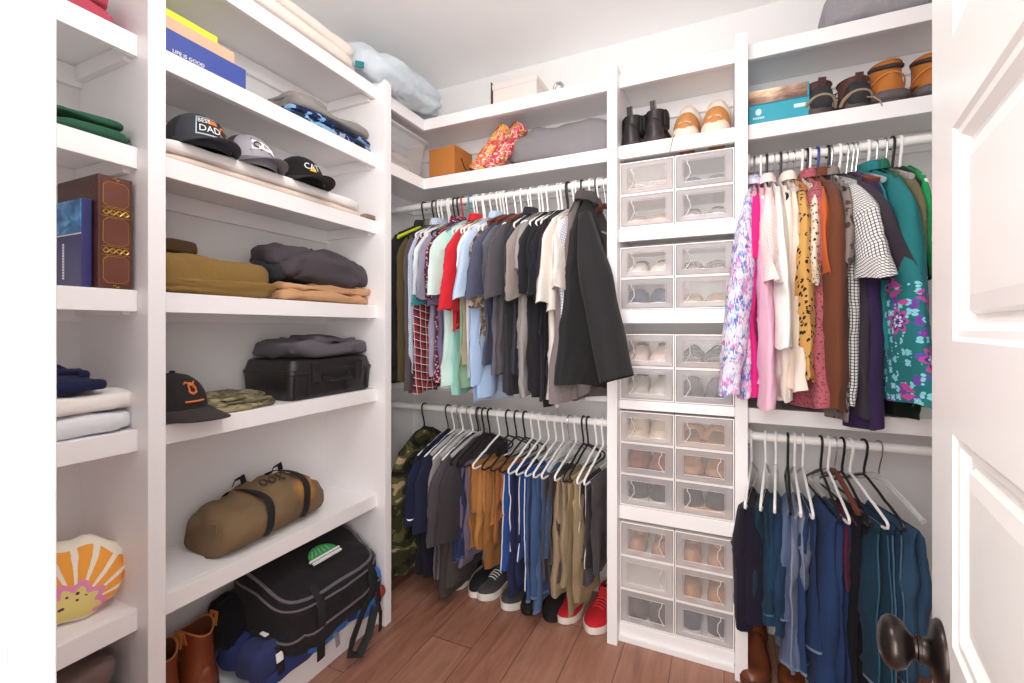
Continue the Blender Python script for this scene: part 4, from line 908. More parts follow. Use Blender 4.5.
# ------------------------------------------------------------ garments hanging from hangers (local x: thickness, local -y: front end)
def body_mb(W, L, T, drop, flare, seed, nt=.0, k=3, wob=.012, bend=0.0, hemdrop=0):
    n, mm = 40, 26; rings = []; rnd = random.Random(seed); ph = rnd.random()*6; ph2 = rnd.random()*6
    for i in range(mm+1):
        v = i/mm; r = []
        hw = W/2*(1+flare*v)
        if v < .1: hw = W/2*(.80+.20*v/.1)
        t = .008+(T/2-.008)*min(1, v/.22)**.7
        for j in range(n):
            a = 2*PI*j/n; y = hw*sgn(cos(a), .85); x = t*sgn(sin(a), .8)
            fold = v**1.1*wob*(sin(k*a*1.0+ph+1.5*v)+.6*sin((k+3)*a+ph2-2*v))
            x += fold*(.4+abs(sin(a)))*.8
            x += .012*v*noise.noise(Vector((y*9, v*L*5, seed*2.1))) - .011*min(1, v*4)*max(0, 1-abs(noise.noise(Vector((y*11+v*L*3, v*L*4-y*5, seed*1.7))))*4)**2
            q = abs(y)/(W/2); sh = max(0, 1-v*3.2)**1.5
            z = -drop*min(1, max(0, q-.25)/.75)*sh - L*v
            if v > .9: z += (hemdrop*(y/hw) + .008*sin(2*a+ph))*((v-.9)/.1)
            y += bend*v*v
            r.append(Vector((x, y, z)))
        rings.append(r)
    m = MB().loft(rings, True, False)
    return m
def sleeve_mb(side, W, drop, L, r0, r1, T, out, seed, lat=0.0, cuff=0, curl=.0, ruf=0):
    n, mm = 22, 16; rings = []; rnd = random.Random(seed+77); ph = rnd.random()*6
    for i in range(mm+1):
        v = i/mm; sm = min(1, v*L/.11)
        cy = side*(W/2-.035 + out*(v**.8) + .012*sm)
        cz = -drop*.75-.012-L*v
        cx = lat*v + .006*sin(3*v+ph)
        ry = (.014+(r0-.014)*sm**.8)*(1-v)+r1*v
        if cuff and v > 1-cuff: ry *= .72 if v > 1-cuff+.01 else .9
        rx = T/2*(.35+.65*min(1, v/.3))*(1 if not (cuff and v > 1-cuff) else .8)
        r = []
        for j in range(n):
            a = 2*PI*j/n
            y = ry*cos(a); x = rx*sgn(sin(a), 1.25)
            x += .0045*v*sin(2*a+ph+3*v)+.006*noise.noise(Vector((cos(a)*2, v*L*9, seed*1.7)))*v
            if ruf and v > .8: x += ruf*sin(5*a+ph)*((v-.8)/.2); y *= 1+.25*((v-.8)/.2)
            x -= .007*min(1, v*3)*max(0, 1-abs(noise.noise(Vector((y*12, v*L*9+y*8, seed*2.9+sin(a)))))*4)**2
            z = cz+side*y*.0 - (side*-y)*.25*(1-v)*sm - (curl*side*y)*v + .005*sin(3*a+ph)*v
            r.append(Vector((cx+x, cy+y, z)))
        rings.append(r)
    return MB().loft(rings, True, False)
def collar_mb(w, h, T, open_=False):
    n = 22; rings = []
    for (s, z, tx) in ((1.0, -.004, 1), (.94, h*.6, 1.0), (.97, h, 1.15), (1.06, h*.55, 1.5), (1.12, -.012, 1.75)):
        rings.append([Vector((tx*T/2*sgn(sin(2*PI*j/n), .8), w*s*cos(2*PI*j/n)-.004, z*(1+.25*cos(2*PI*j/n)))) for j in range(n)])
    return MB().loft(rings, False, False)
NECK = -.104
def shirt(label, cat, mat, x, rz=0, W=.40, L=.74, T=.032, sl=.2, sr=.075, sr1=None, out=.03, lat=0, drop=.08, flare=.02, seed=1, collar=None, cuff=0,
          zr=ZR, hang='white', name='shirt', group=None, smat=None, hgroup=None, hl=None, curl=0, ruf=0, yo=0, k=3, wob=.011, hemmat=None, half=.19, bend=0, dz=0, back=True, hemdrop=0, sT=None, trim=None):
    """a top on its hanger: Empty at the neck > body, two sleeves, collar"""
    t = thing(name, label, cat, (x+yo*sin(rz)*-1, YR+yo*cos(rz), zr+NECK+dz), rz, group)
    body_mb(W, L, T, drop, flare, seed, k=k, wob=wob, bend=bend, hemdrop=hemdrop).build('body', mat, t, ang=80)
    sT = sT or T*1.15
    if sl:
        sleeve_mb(-1, W, drop, sl, sr, sr1 or sr*1.05, sT, out, seed, lat, cuff, curl, ruf).build('sleeve', smat or mat, t, ang=80)
        if back: sleeve_mb(1, W, drop, sl*.98, min(sr, .05), .045, T*.9, -.01, seed+3, lat*-.2, cuff).build('sleeve', smat or mat, t, ang=80)
    if trim:
        e = sleeve_mb(-1, W, drop, sl, sr+.0015, (sr1 or sr*1.05)+.0015, sT+.004, out, seed, lat, cuff, curl, ruf)
        n = 22; MB().loft([[Vector(p) for p in e.v[i*n:(i+1)*n]] for i in (14, 15, 16)], False, False).build('sleeve_trim', trim, t, ang=80)
    if collar: collar_mb(.062, .032, .035).build('collar', collar if not isinstance(collar, bool) else mat, t, ang=80)
    if hang:
        hanger(hang, (x, YR, zr), rz, f"{hl or hang+' plastic'} hanger carrying the {short(label)}", hgroup, half)
    return t
def short(label, n=10):
    ws = label.split()[:n]
    while ws and ws[-1] in ('with', 'and', 'in', 'on', 'of', 'the', 'a', 'at', 'by', 'between', 'its', 'left', 'right', 'to', 'over', 'below', 'beside', 'under', 'nearest', 'hanging', 'beneath', 'behind', 'shoe'): ws.pop()
    return ' '.join(ws)
def pants(label, cat, mat, x, rz=0, W=.2, L1=.5, L2=.45, T=.022, seed=1, zr=ZL, top=-.202, hang='white', name='trousers', group=None, flare=.1, yo=-.02, hl=None, hgroup=None, stitch=None,
          half=.2, k=2, wob=.012, sway=0, piping=None, flip=1, cuffs=None, gap=.011):
    """trousers folded over a hanger bar: two leg falls, one each side of the bar, joined by the fold"""
    t = thing(name, label, cat, (x, YR, zr+top), rz, group)
    rnd = random.Random(seed); n, mm = 30, 22
    for s, L in ((-1, L1), (1, L2)):
        rings = []; ph = rnd.random()*6; ph2 = rnd.random()*6
        for i in range(mm+1):
            v = i/mm; r = []; hw = W/2*(1+flare*v+.16*min(1, v*3)*noise.noise(Vector((v*4, seed*1.7, s*3))))
            tt = T/2*(1+.5*v)*min(1, .12+v/.05)**.6
            for j in range(n):
                a = 2*PI*j/n; y = hw*sgn(cos(a), .8); xx = tt*sgn(sin(a), .8)
                f = min(1, v*3)*wob*(sin(k*a+ph+2*v)+.5*sin((k+3)*a+ph2)) - .012*min(1, v*4)*max(0, 1-abs(noise.noise(Vector((y*10+v*2, v*L*8+y*6, seed*2.3+s))))*4)**2
                xx += f*(.3+abs(sin(a)))*.7 + .008*v*noise.noise(Vector((y*10, v*L*6, seed*1.9+s)))
                y += .006*sin(9*v+ph)*v + yo + sway*v*v*s*flip
                y += .020*noise.noise(Vector((seed*1.3, v*L*6, cos(a)*1.5)))*v
                cx = s*(.001+min(1, v/.05)**.6*gap + .005*v)
                z = .006*(1-min(1, v/.05)) - L*v + (.01*sin(a*1.0+ph))*v**6
                r.append(Vector((cx+xx, y, z)))
            rings.append(r)
        m = MB().loft(rings, True, True); leg = m.build('leg', mat, t, ang=75)
        if stitch:
            MB().loft([[p+Vector((cos(2*PI*j/n)*.0, 0, 0)) + (p-sum(rings[q], Vector())/n)*.015 for j, p in enumerate(rings[q])] for q in (mm-1, mm)][0:0] or [[r_+(rings[mm-1][jj]-r_)*f_+(r_-sum(rings[mm], Vector())/n)*.02 for jj, r_ in enumerate(rings[mm])] for f_ in (.45, .0)], False, False).build('hem', stitch, leg, ang=75)
        if piping:
            MB().tube([rings[i][n//2]+Vector((0, -.0015, 0)) for i in range(1, mm+1)], .0022, 5).build('piping', piping, leg)
    if hang:
        hanger(hang, (x, YR, zr), rz, f"{hl or hang+' plastic'} hanger holding the {short(label)}", hgroup, half)
    return t
def fx(px, y=1.655): return on_y(px, 300, y).x

WHT = fabric('e9e7e8'); TEAL = fabric('23777f')
UG, UHG = 'tops on the upper left rod', 'hangers on the upper left rod'
def top(px, label, mat, rz=0, cat='shirt', name='tee_shirt', **k):
    jr = random.Random(int(px*13)); k['L'] = k.get('L', .74)*.975; k.setdefault('W', .40); r = -math.radians(rz+jr.uniform(-4, 4)); k.setdefault('wob', .014); k.setdefault('k', jr.choice((2, 3, 4)))
    k['out'] = k.get('out', .03)+jr.uniform(-.012, .022); k.setdefault('lat', jr.uniform(-.012, .014))
    xf = fx(px); x = xf - math.sin(r)*.21
    return shirt(label, cat, mat, x, r, name=name, group=k.pop('group', UG), hgroup=UHG, seed=int(px*7)+3, **k)
LS = dict(sl=.60, sr=.068, sr1=.05, out=.0)
lj = top(394.5, 'black jacket with a lime green shoulder stripe next to left shelving', fabric('2c2a28'), cat='jacket', name='jacket', W=.47, L=.76, collar=fabric('2a2928'), hang='black', **LS)
MB().tube([(.012+.014*i/9, -.03-.021*i, -.002-.0095*i) for i in range(10)], (.011, .007), 6).build('lime_stripe', plain('lime_cloth', 'd6e62a', .8), lj)
top(405, 'olive brown long-sleeved jacket near the left end of upper rod', fabric('584c31'), cat='jacket', name='jacket', L=.79, W=.41, T=.04, collar=fabric('6b6a55'), hang='black', sl=.66, sr=.075, sr1=.06, out=.02, lat=-.012)
top(410, 'charcoal brown sweatshirt hanging right of the olive brown jacket', fabric('5b5257'), cat='sweatshirt', name='sweatshirt', L=.80, W=.42, T=.032, hang='black', sl=.70, sr=.068, sr1=.055, out=.015)
top(413, 'pale blue shirt with a fine white check and long sleeves', fabric('dfe6f4', 'grid', '8fa5cf', s=1.6, uv=True), name='shirt', L=.72, collar=True, sl=.62, sr=.062, sr1=.048, out=.025, cuff=.1)
top(418, 'plain maroon short-sleeved tee shirt above the plaid shirt', fabric('6b3845'), L=.62, sl=.33, sr=.06, out=.02)
top(422, 'dark red and white plaid long-sleeved shirt', fabric('8a2a35', 'plaid', 'd9cdc8', '2b1d20', s=1.7, uv=True), name='shirt', L=.74, W=.41, T=.034, sl=.70, sr=.06, sr1=.085, out=.035, hang='white')
top(424.5, 'white polo shirt with teal trimmed sleeves left of the maroon patterned shirt', fabric('dfe9ea'), name='polo_shirt', L=.68, sl=.31, sr=.085, out=.05, curl=.25, trim=fabric('3f8f94'))
top(429, 'grey lilac tee shirt tucked behind the maroon patterned shirt', fabric('9c98ad'), L=.72, sl=.30, sr=.08, out=.045, hang='black')
top(434.5, 'maroon and pink leaf patterned short-sleeved shirt', fabric('5e2438', 'ditsy', 'd8a5b4', '30203a', uv=True), name='shirt', L=.76, sl=.30, sr=.075, out=.035, hang='black', collar=True)
top(438, 'muted purple tee shirt between the maroon patterned and mint tops', fabric('76698c'), L=.70, sl=.33, sr=.07, out=.03, hang='red', hl='red plastic')
top(444, 'very pale mint green tee shirt', fabric('cfe9e2'), L=.77, W=.42, sl=.27, sr=.10, out=.05, curl=.25, T=.04, hang='teal', hl='teal plastic')
top(450, 'aqua green tee shirt hanging lower than the red polo', fabric('a5dcd2'), L=.80, sl=.25, sr=.07, out=.01)
top(454, 'bright red polo shirt', fabric('d42a38'), name='polo_shirt', L=.52, sl=.35, sr=.085, out=.04, lat=.0, collar=True, T=.04)
top(458.5, 'long sage green shirt beneath the red polo sleeve', fabric('8fb293'), name='shirt', L=.77, sl=.30, sr=.05, out=-.01)
top(462, 'khaki tan tee shirt seen as a narrow strip beside red polo', fabric('a39a83'), L=.66, sl=.28, sr=.06, out=.0)
top(466, 'plain white tee shirt between red polo and pale blue shirt', fabric('e6e8f0'), L=.72, sl=.26, sr=.075, out=.03)
top(472, 'pale sky blue dress shirt', fabric('bdd2ee'), name='shirt', L=.83, W=.42, sl=.29, sr=.09, out=.035, collar=True, T=.04, curl=.2)
top(476, 'light blue oxford shirt with long sleeves behind the pale sky blue one', fabric('a8c3e6'), name='shirt', L=.80, sl=.66, sr=.05, sr1=.06, out=.01)
top(480, 'tan and brown camouflage tee shirt peeking below a navy sleeve', fabric('8b7461', 'camo', 'c9b8a5', '5a4a40', s=2), L=.60, sl=.34, sr=.085, out=.04, hang='white')
top(485.5, 'slate navy tee shirt left of the grey printed one', fabric('474a5e', 'heather', '565a70'), L=.66, W=.42, sl=.29, sr=.10, out=.035, T=.045, curl=.2, hang='brown', hl='dark wooden')
gt = top(494, 'mid grey tee shirt with rows of small print on the sleeve', fabric('5a5a63', 'heather', '6b6a73'), L=.70, W=.42, sl=.275, sr=.085, out=.03, T=.04, hang='brown', hl='dark wooden')
for i in range(5):
    m = MB()
    for j in range(9): m.box(.0265, .0275, -.285+j*.013, -.285+j*.013+.009, -.255-.011*i, -.250-.011*i)
    m.build('print', plain('print_grey', 'a9a8ae', .9), gt)
top(500.5, 'charcoal tee shirt hanging in front of a crumpled dark one', fabric('4c484d', 'heather', '57535a'), L=.70, W=.43, sl=.295, sr=.10, out=.03, T=.045, curl=.15)
top(506, 'crumpled black grey tee shirt reaching low under charcoal sleeve', fabric('38363a'), L=.785, W=.42, sl=.30, sr=.06, out=.0, T=.045, wob=.018, k=4, hang='brown', hl='dark wooden')
top(512, 'dark navy polo shirt with a white hanger at its open collar', fabric('3a3d48'), name='polo_shirt', L=.70, sl=.32, sr=.075, out=.03, collar=fabric('2c2e37'), hang='white')
top(519, 'taupe grey tee shirt with a wide sleeve', fabric('8c807c', 'heather', '968a86'), L=.60, W=.42, sl=.30, sr=.095, out=.04, T=.04, curl=.2, rz=4)
top(523, 'long light grey tee shirt below the taupe one', fabric('8f8b8a', 'heather', '9c9897'), L=.785, W=.43, sl=.2, sr=.05, out=.03, T=.05)
top(528, 'black tee shirt nearest the taupe one', fabric('29272a'), L=.76, sl=.29, sr=.08, out=.03, rz=4)
top(533.5, 'washed black tee shirt second in the dark group', fabric('232127'), L=.79, sl=.31, sr=.08, out=.03, rz=5, hang='white')
top(539, 'black blue tee shirt in the middle of the dark group', fabric('1f1f29'), L=.80, sl=.30, sr=.085, out=.035, rz=5)
top(543, 'black tee shirt with a tiny white tag on its side', fabric('242124'), L=.82, sl=.32, sr=.08, out=.03, rz=6, hang='black')
top(546.5, 'dark plum black tee shirt just left of the cream tees', fabric('2f2830'), L=.77, sl=.30, sr=.08, out=.025, rz=6, hang='black')
top(550, 'cream white tee shirt leftmost of the three pale ones', fabric('e7dfd9'), L=.80, W=.42, sl=.33, sr=.075, out=.04, rz=7)
top(556.5, 'pale ivory tee shirt middle of the three pale ones', fabric('dfd6cf'), L=.82, W=.42, sl=.36, sr=.06, out=.03, rz=7)
top(562.5, 'off white tee shirt rightmost of the three with hemmed sleeve', fabric('e9e1da'), L=.79, W=.42, sl=.28, sr=.09, out=.03, rz=8, T=.04, hang='black')
top(567, 'white shirt with a small lavender check near the black blazer', fabric('e9e6f0', 'grid', '8d87a8', s=1.3, uv=True), name='shirt', L=.72, W=.43, yo=-.025, sl=.5, sr=.07, sr1=.05, out=.0, rz=9, collar=True, hang='white')
top(571, 'grey brown sweater with soft collar behind the black blazer', fabric('6f6561'), cat='sweater', name='sweater', L=.79, W=.36, sl=.66, sr=.06, sr1=.055, out=.01, rz=14, yo=-.04, collar=fabric('6a615e'), hang='black')
shirt('taupe grey jacket showing under the black blazer', 'jacket', fabric('7b7172'), -.468, -math.radians(18), W=.2, L=.745, T=.035, flare=.75, drop=.10, yo=-.14, sl=0, name='jacket', group=UG, hgroup=UHG, hang='white', half=.12, seed=91, wob=.016, hemdrop=.03)
bz = shirt('large black blazer at the right end of the upper left rod', 'blazer', fabric('272628'), -.44, -math.radians(17), W=.2, L=.725, T=.06, flare=.85, drop=.10, yo=-.14, sl=0, name='blazer', group=UG, hgroup=UHG, hang='brown', hl='dark wooden', half=.12, collar=fabric('4c4849'), seed=95, wob=.012, hemdrop=-.03)
m = MB(); rings = []
for i in range(20):
    v = i/19; c_ = Vector((.035+.16*v**1.1, -.07-.05*v, -.07-.60*v)); ry = .03+.045*min(1, v*3); rx = .02+.03*min(1, v*2.5)
    rings.append([c_+Vector((rx*sgn(sin(a), .9)+.005*noise.noise(Vector((a, v*6, 3))), ry*cos(a), -.10*ry*cos(a)*0+.35*rx*sin(a))) for a in [2*PI*j/26 for j in range(26)]])
m.loft(rings, True, False).build('sleeve', fabric('272628'), bz, ang=80)
# ---- lower left rod: trousers and shorts
LG, LHG = 'trousers on the lower left rod', 'hangers on the lower left rod'
def low(px, label, mat, z1, z2, rz=6, cat='trousers', y=1.70, **k):
    r = -math.radians(rz); x = fx(px, y)-math.sin(r)*.16
    top_ = k.pop('top', -.202)
    k.setdefault('yo', -.055)
    return pants(label, cat, mat, x, r, L1=ZL+top_-z1, L2=ZL+top_-z2, top=top_, group=LG, hgroup=LHG, seed=int(px*3)+5, **k)
def lowshirt(px, label, mat, rz=8, cat='shorts', **k):
    r = -math.radians(rz); x = fx(px)-math.sin(r)*.21
    return shirt(label, cat, mat, x, r, zr=ZL, group=LG, hgroup=LHG, seed=int(px*3)+11, **k)
lowshirt(396, 'green and brown camouflage coverall at the far left of lower rod', fabric('34331f', 'camo', '5c5c36', '191814', s=.8), cat='coverall', name='coverall', L=.62, W=.42, T=.06, sl=.5, sr=.07, sr1=.08, out=.0, hang='black', rz=0)
ns = lowshirt(414, 'navy athletic jacket with a small white swoosh by its hem', fabric('1f2340'), cat='jacket', name='jacket', L=.36, W=.42, T=.045, sl=.30, sr=.07, out=.0, rz=10)
sw = [(0, .010), (.010, .001), (.022, .003), (.060, .022), (.024, .009), (.012, .008)]
MB().add([(a, b, 0) for a, b in sw]+[(a, b, .0012) for a, b in sw], [(5, 4, 3, 2, 1, 0), (6, 7, 8, 9, 10, 11)]+[(q, (q+1) % 6, 6+(q+1) % 6, 6+q) for q in range(6)]).build('emblem', plain('white_print', 'f2f2f2', .6), ns, M=frame((.0, -.262, -.345), (.8, .6, 0), (0, 0, 1)))
lowshirt(421, 'second navy top directly right of the athletic jacket', fabric('23263f'), cat='shirt', name='shirt', L=.34, W=.41, T=.04, sl=.33, sr=.07, out=.0, rz=10)
lowshirt(430, 'light warm grey sweatshirt right of the navy tops', fabric('86807e', 'heather', '928c8a'), cat='sweatshirt', name='sweatshirt', L=.33, W=.4, T=.04, sl=.36, sr=.055, out=.0, rz=10)
lowshirt(439, 'charcoal plum sweatshirt right of the light warm grey one', fabric('4b464c'), cat='sweatshirt', name='sweatshirt', L=.37, W=.41, T=.05, sl=.36, sr=.08, out=.01, rz=12)
lowshirt(447, 'dark graphite sweatshirt left of the navy jeans', fabric('3b373a'), cat='sweatshirt', name='sweatshirt', L=.36, W=.41, T=.05, sl=.34, sr=.075, out=.02, rz=12, hang='clear', hl='clear plastic')
low(424, 'long black navy trousers reaching nearly to the floor under navy tops', fabric('191a26'), .13, .10, T=.035, hang='black', W=.26, top=-.23)
low(436, 'long mauve grey trousers seen as a thin strip above the floor', fabric('6d6570'), .09, .12, T=.02, hang='clear', hl='clear plastic', top=-.23)
low(446, 'long dark taupe trousers with pointed hem almost touching the floor', fabric('453f3d'), .05, .10, T=.035, W=.24, hang='clear', hl='clear plastic', top=-.23)
low(456, 'dark navy jeans right of the taupe trousers', fabric('232b4a', 'denim', '2f3a60'), .20, .23, hang='black', name='jeans', cat='jeans', stitch=fabric('42507a'))
low(462, 'thin lilac grey trousers between navy jeans and caramel trousers', fabric('6f6478'), .19, .22, hang='black', T=.018)
cm = fabric('a5703a'); cm2 = fabric('b07a45'); cm3 = fabric('99683a')
low(468, 'caramel trousers first from the left with a short crumpled leg', cm, .26, .43, hang='black', wob=.016, W=.19)
low(478, 'caramel trousers with a deep turned up cuff', cm2, .27, .42, hang='white', wob=.014, W=.18)
low(487, 'ochre tan trousers hanging lowest of the caramel ones', cm3, .19, .40, hang='black', wob=.014, W=.19)
low(496, 'rust orange trousers right of the caramel ones', fabric('9d6238'), .30, .44, hang='black', W=.18)
low(505, 'royal blue track pants with white piping left of navy ones', fabric('254a8c'), .22, .30, hang='black', name='track_pants', piping=fabric('e9ecf2'), W=.2, wob=.015)
low(513, 'dark navy track pants between the two royal blue pairs', fabric('20264a'), .12, .16, hang='white', name='track_pants', W=.2)
low(521, 'royal blue track pants with white piping left of the jeans', fabric('23509a'), .26, .15, hang='white', name='track_pants', piping=fabric('e9ecf2'), W=.2)
DN = fabric('2b3d63', 'denim', '4a6490'); DN2 = fabric('23324f', 'denim', '3d5578'); DN3 = fabric('32486e', 'denim', '587197')
ST = fabric('5f7192')
low(530, 'mid blue jeans with frayed hem near middle of lower rod', DN, .10, .14, hang='white', name='jeans', cat='jeans', stitch=ST, W=.22)
low(538, 'faded blue jeans hanging right beside the frayed pair', DN3, .08, .30, hang='white', name='jeans', cat='jeans', stitch=ST, W=.2)
low(546, 'charcoal cargo trousers left of the khaki chinos', fabric('48444a'), .20, .28, hang='white', W=.2, wob=.015)
low(552, 'dark brown trousers partly hidden by khaki chinos', fabric('4a3f3b'), .16, .22, hang='clear', hl='clear plastic')
low(559, 'khaki chinos with straight legs above a red sneaker', fabric('97836a'), .17, .22, hang='white', W=.21)
low(567, 'short beige khaki trousers with rolled leg', fabric('bda47c'), .42, .40, hang='black', W=.16)
low(572, 'long khaki chinos nearest the dark cargo trousers', fabric('a08b6c'), .09, .16, hang='black', W=.22)
low(581, 'black cargo shorts with dangling white drawstrings', fabric('2e2b2d'), .31, .30, hang='white', W=.18, name='cargo_shorts', cat='shorts', piping=fabric('cfcac8'))
low(588, 'dark grey trousers at the right end of lower left rod', fabric('4b464a'), .22, .26, hang='white', W=.2)

# ---- upper right rod: blouses
RG, RHG = 'tops on the upper right rod', 'hangers on the upper right rod'
def rt(px, label, mat, rz=-2, name='blouse', cat='blouse', **k):
    r = -math.radians(rz); x = fx(px, k.pop('y', 1.66))-math.sin(r)*.21
    k.setdefault('dz', .016)
    return shirt(label, cat, mat, x, r, group=RG, hgroup=RHG, name=name, seed=int(px*5)+1, **k)
FL = fabric('e9e3f2', 'floral', 'd98fc4', '5a7ac8', s=1.0, uv=True)
rt(747, 'pink and blue floral blouse with long cuffed sleeve by the shoe cabinet', FL, rz=9, L=.74, W=.40, T=.05, sl=.655, sr=.07, sr1=.066, out=.04, lat=-.05, cuff=.16, collar=FL, hang='clear', hl='clear plastic', sT=.075)
rt(754, 'hot pink blouse second from the shoe cabinet', fabric('d4267f'), rz=4, L=.73, sl=.22, sr=.05, out=.0, hang='clear', hl='clear plastic', T=.05)
rt(763, 'light pink long-sleeved blouse with a wide cuff', fabric('ecb9cf'), rz=2, L=.70, sl=.69, sr=.06, sr1=.08, out=.03, lat=.012, hang='white', cuff=0, T=.04)
rt(771, 'pink gingham blouse with a ruffled short sleeve', fabric('f3d9d6', 'check', 'f8ece8', s=.9, uv=True), rz=1, L=.52, sl=.30, sr=.06, sr1=.085, out=.05, ruf=.012, hang='black', collar=True, T=.05)
rt(781, 'white short-sleeved blouse with wide bell sleeve', fabric('f0eeec'), rz=0, L=.74, sl=.50, sr=.06, sr1=.085, out=.05, lat=.0, hang='wire', hl='thin wire', T=.04)
rt(788, 'ivory blouse with a tied cuff next to white bell sleeves', fabric('efe6dc'), rz=0, L=.74, sl=.67, sr=.055, sr1=.05, out=.0, cuff=.14, hang='black', T=.04)
rt(797, 'cream blouse with long plain sleeve left of the leopard blouse', fabric('f0e2d5'), rz=-1, L=.72, sl=.63, sr=.06, sr1=.05, out=.02, hang='clear', hl='clear plastic', ruf=.012, collar=True)
rt(806, 'golden leopard print blouse with gathered cuff', fabric('d3a25c', 'leopard', '2c211c', s=1.0, uv=True), rz=-2, L=.66, sl=.60, sr=.075, sr1=.06, out=.03, cuff=.14, hang='wood', hl='wooden', T=.05)
rt(815, 'cream leopard print short-sleeved blouse', fabric('e7d8c4', 'leopard', '3a2820', s=1.5, uv=True), rz=-2, L=.5, sl=.31, sr=.06, sr1=.06, out=.03, hang='white')
rt(821, 'dusty red patterned blouse with tiered hem and ruffle', fabric('b5606c', 'sprinkle', '5f2f3b', uv=True), rz=-2, L=.76, W=.42, sl=.24, sr=.05, out=.0, flare=.12, T=.075, wob=.02, k=6, collar=True, hang='black')
rt(824, 'burnt orange blouse with a short sleeve', fabric('c4622f'), rz=-2, L=.5, sl=.28, sr=.065, out=.02, hang='white', lat=.01)
rt(836, 'chestnut brown long-sleeved sweater', fabric('6b3d2a', 'knit', '74442f', uv=True), rz=-4, name='sweater', cat='sweater', L=.66, W=.42, T=.06, sl=.68, sr=.08, sr1=.06, out=.02, cuff=.12, hang='blue', hl='dark blue plastic', sT=.07, collar=True)
rt(848, 'grey brown patterned top behind the black and white gingham', fabric('8a7d78', 'leopard', '4b4240', s=.6, uv=True), rz=-4, L=.80, sl=.25, sr=.06, out=.02, hang='black', collar=True)
rt(857, 'black and white gingham blouse with frilled sleeve', fabric('f0eeee', 'grid', '1f1d20', s=1.5, uv=True), rz=-8, L=.74, sl=.30, sr=.075, sr1=.085, out=.06, lat=.03, ruf=.01, hang='clear', hl='clear plastic', T=.045, sT=.07)
rt(870, 'black plum top with a flared cape sleeve', fabric('3b343d'), rz=-10, L=.78, sl=.30, sr=.07, sr1=.09, out=.06, lat=.06, hang='white', T=.05, sT=.07)
rt(876, 'dark purple blouse with ruffled hem hanging lowest', fabric('35254a'), rz=-8, L=.81, W=.42, sl=.2, sr=.05, out=.0, T=.055, wob=.02, k=6, hang='brown', hl='dark wooden', flare=.1)
rt(882, 'bright purple top seen between black sleeve and teal sweater', fabric('6b2f86'), rz=-8, L=.5, sl=.2, sr=.05, out=.0, hang='brown', hl='dark wooden')
rt(887, 'plain teal top left of the embroidered sweater', fabric('1f7f86'), rz=-8, L=.62, sl=.5, sr=.06, out=.0, hang='clear', hl='clear plastic')
EM = NT('embroidered_teal')
def embroider():
    t = EM; v = t.coord(); X, Y, Z = t.sep(v); base = srgb('1b7378')
    low_ = t.math('LESS_THAN', Z, t.math('MULTIPLY_ADD', t.noise(v, 9, 2), .2, -.50))
    def flowers(scale, petals, rad, cols, seed):
        vn = t.n('ShaderNodeVectorMath', operation='ADD'); t.l(v, vn.inputs[0]); vn.inputs[1].default_value = (seed, seed, seed)
        vo = t.n('ShaderNodeTexVoronoi', feature='F1'); vo.inputs['Scale'].default_value = scale; vo.inputs['Randomness'].default_value = .8; t.l(vn.outputs[0], vo.inputs['Vector'])
        d = t.n('ShaderNodeVectorMath', operation='SUBTRACT'); t.l(vn.outputs[0], d.inputs[0]); t.l(vo.outputs['Position'], d.inputs[1])
        a, b, c = t.sep(d.outputs[0]); ang = t.math('ARCTAN2', c, t.math('ADD', a, b)); dist = vo.outputs['Distance']
        edge = t.math('MULTIPLY_ADD', t.math('ABSOLUTE', t.math('SINE', t.math('MULTIPLY', ang, petals/2))), rad*.5, rad*.5)
        q = t.math('DIVIDE', dist, edge)
        return t.math('MULTIPLY', t.math('LESS_THAN', q, 1), low_), t.ramp(q, [(0, srgb(cols[0])), (.28, srgb(cols[1])), (.5, srgb(cols[2])), (.72, srgb(cols[3]))], 'CONSTANT')
    k1, c1_ = flowers(13, 7, .50, ('24407a', 'd9d2ee', '2f3f80', 'c14a9f'), 0)
    k2, c2_ = flowers(38, 4, .42, ('e8e2f2', '7fd0dc', '7fd0dc', '8fd8e4'), 3.3)
    k3, c3_ = flowers(24, 3, .40, ('b03a9a', '7a3fa0', '7a3fa0', '5b56b0'), 7.1)
    c = t.mix(k3, base, c3_); c = t.mix(k2, c, c2_); c = t.mix(k1, c, c1_)
    t.color(c); t.set(Roughness=.9); t.bump(t.noise(v, 22, 3), .3, .01); return t.m
EMB = embroider()
es = rt(899, 'teal sweater with bright embroidered flowers round its hem', EMB, rz=-7, name='sweater', cat='sweater', L=.66, W=.42, T=.06, sl=.645, sr=.075, sr1=.13, out=.045, lat=.02, hang='white', sT=.085, collar=True)
rt(907, 'deep green shirt with collar behind the embroidered sweater', fabric('1d6a52'), rz=-6, name='shirt', cat='shirt', L=.70, sl=.35, sr=.06, out=.0, hang='wire', hl='thin wire', collar=True)
rt(915, 'olive khaki short-sleeved shirt near the door edge', fabric('6f6a4d'), rz=-4, name='shirt', cat='shirt', L=.5, sl=.32, sr=.065, out=.03, hang='clear', hl='clear plastic')
rt(922, 'black top low behind the bright green dress', fabric('1c2a24'), rz=-3, L=.78, sl=.3, sr=.05, out=.0, hang='black')
rt(929, 'bright green dress at the door edge', fabric('1f9a58'), rz=-2, name='dress', cat='dress', L=.74, sl=.30, sr=.06, out=.0, hang='white')

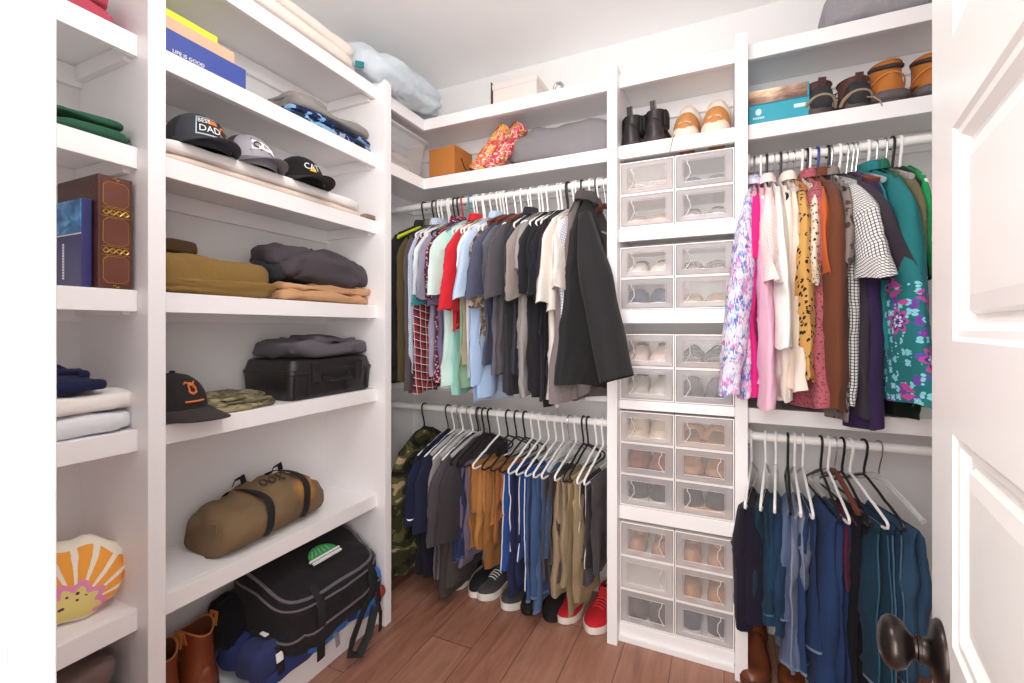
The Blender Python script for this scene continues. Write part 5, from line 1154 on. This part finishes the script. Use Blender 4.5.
# ---- lower right rod: jeans
JG, JHG = 'jeans on the lower right rod', 'hangers on the lower right rod'
def jn(px, label, mat, z1, z2, rz=-2, **k):
    r = -math.radians(rz); x = fx(px, 1.72)-math.sin(r)*.15
    k.setdefault('name', 'jeans'); k.setdefault('W', .2); k.setdefault('T', .03); k.setdefault('yo', -.06); k.setdefault('wob', .019)
    return pants(label, k.pop('cat', 'jeans'), mat, x, r, L1=ZL-.202-z1, L2=ZL-.202-z2, group=JG, hgroup=JHG, seed=int(px*3)+2, **k)
J1 = fabric('152b45', 'denim', '254563'); J2 = fabric('1b2b4f', 'denim', '2f4875'); J3 = fabric('47597c', 'denim', '7485a3'); J4 = fabric('17274a', 'denim', '293f6b'); J5 = fabric('13293b', 'denim', '224154')
JS = fabric('7386a4')
jn(747, 'very dark plum jeans against the shoe cabinet', fabric('1f1a2c'), .22, .25, rz=8, T=.032, W=.21, hang='white')
jn(762, 'dark teal jeans with a white tag below the hem', J5, .30, .28, rz=8, stitch=fabric('3a6f86'))
jn(775, 'deep blue jeans with narrow fall beside dark teal pair', J1, .26, .22, rz=6, hang='white')
jn(790, 'ripped grey blue jeans folded with rolled legs', J3, .28, .12, rz=4, stitch=JS, hang='black', wob=.02)
jn(799, 'pale faded jeans hanging lowest by the boots', fabric('6a7590', 'denim', '97a2b8'), .10, .38, rz=2, stitch=JS, hang='white')
jn(810, 'slim mid blue jeans right of the pale faded pair', J2, .12, .20, rz=0, stitch=JS, hang='white', hl='thin white')
jn(834, 'wide indigo jeans with light stitched hem left of the knob', J2, .06, .10, rz=-4, stitch=fabric('8e9bb2'), hang='black', W=.24, T=.04, wob=.02)
jn(843, 'indigo jeans close behind the wide indigo pair', J4, .10, .07, rz=-5, stitch=JS, hang='white', T=.035)
jn(852, 'burgundy trousers seen as a thin strip between the jeans', fabric('5c1f3a'), .42, .40, rz=-6, T=.016, hang='brown', hl='dark wooden', name='trousers', cat='trousers')
jn(862, 'black trousers between indigo and stitched blue jeans', fabric('15151c'), .10, .14, rz=-8, T=.03, hang='black', name='trousers', cat='trousers')
jn(877, 'blue jeans with twin teal side stitching behind the knob', J5, .16, .12, rz=-14, stitch=JS, hang='white', W=.24, piping=fabric('35667c'))
jn(893, 'dark blue jeans with pale side seam near the door', J1, .14, .18, rz=-14, stitch=JS, hang='black', W=.22, piping=fabric('5d7486'))
jn(912, 'washed blue jeans farthest right before the door edge', fabric('223d58', 'denim', '3e5f7c'), .2, .24, rz=-16, hang='clear', hl='clear plastic', W=.24)
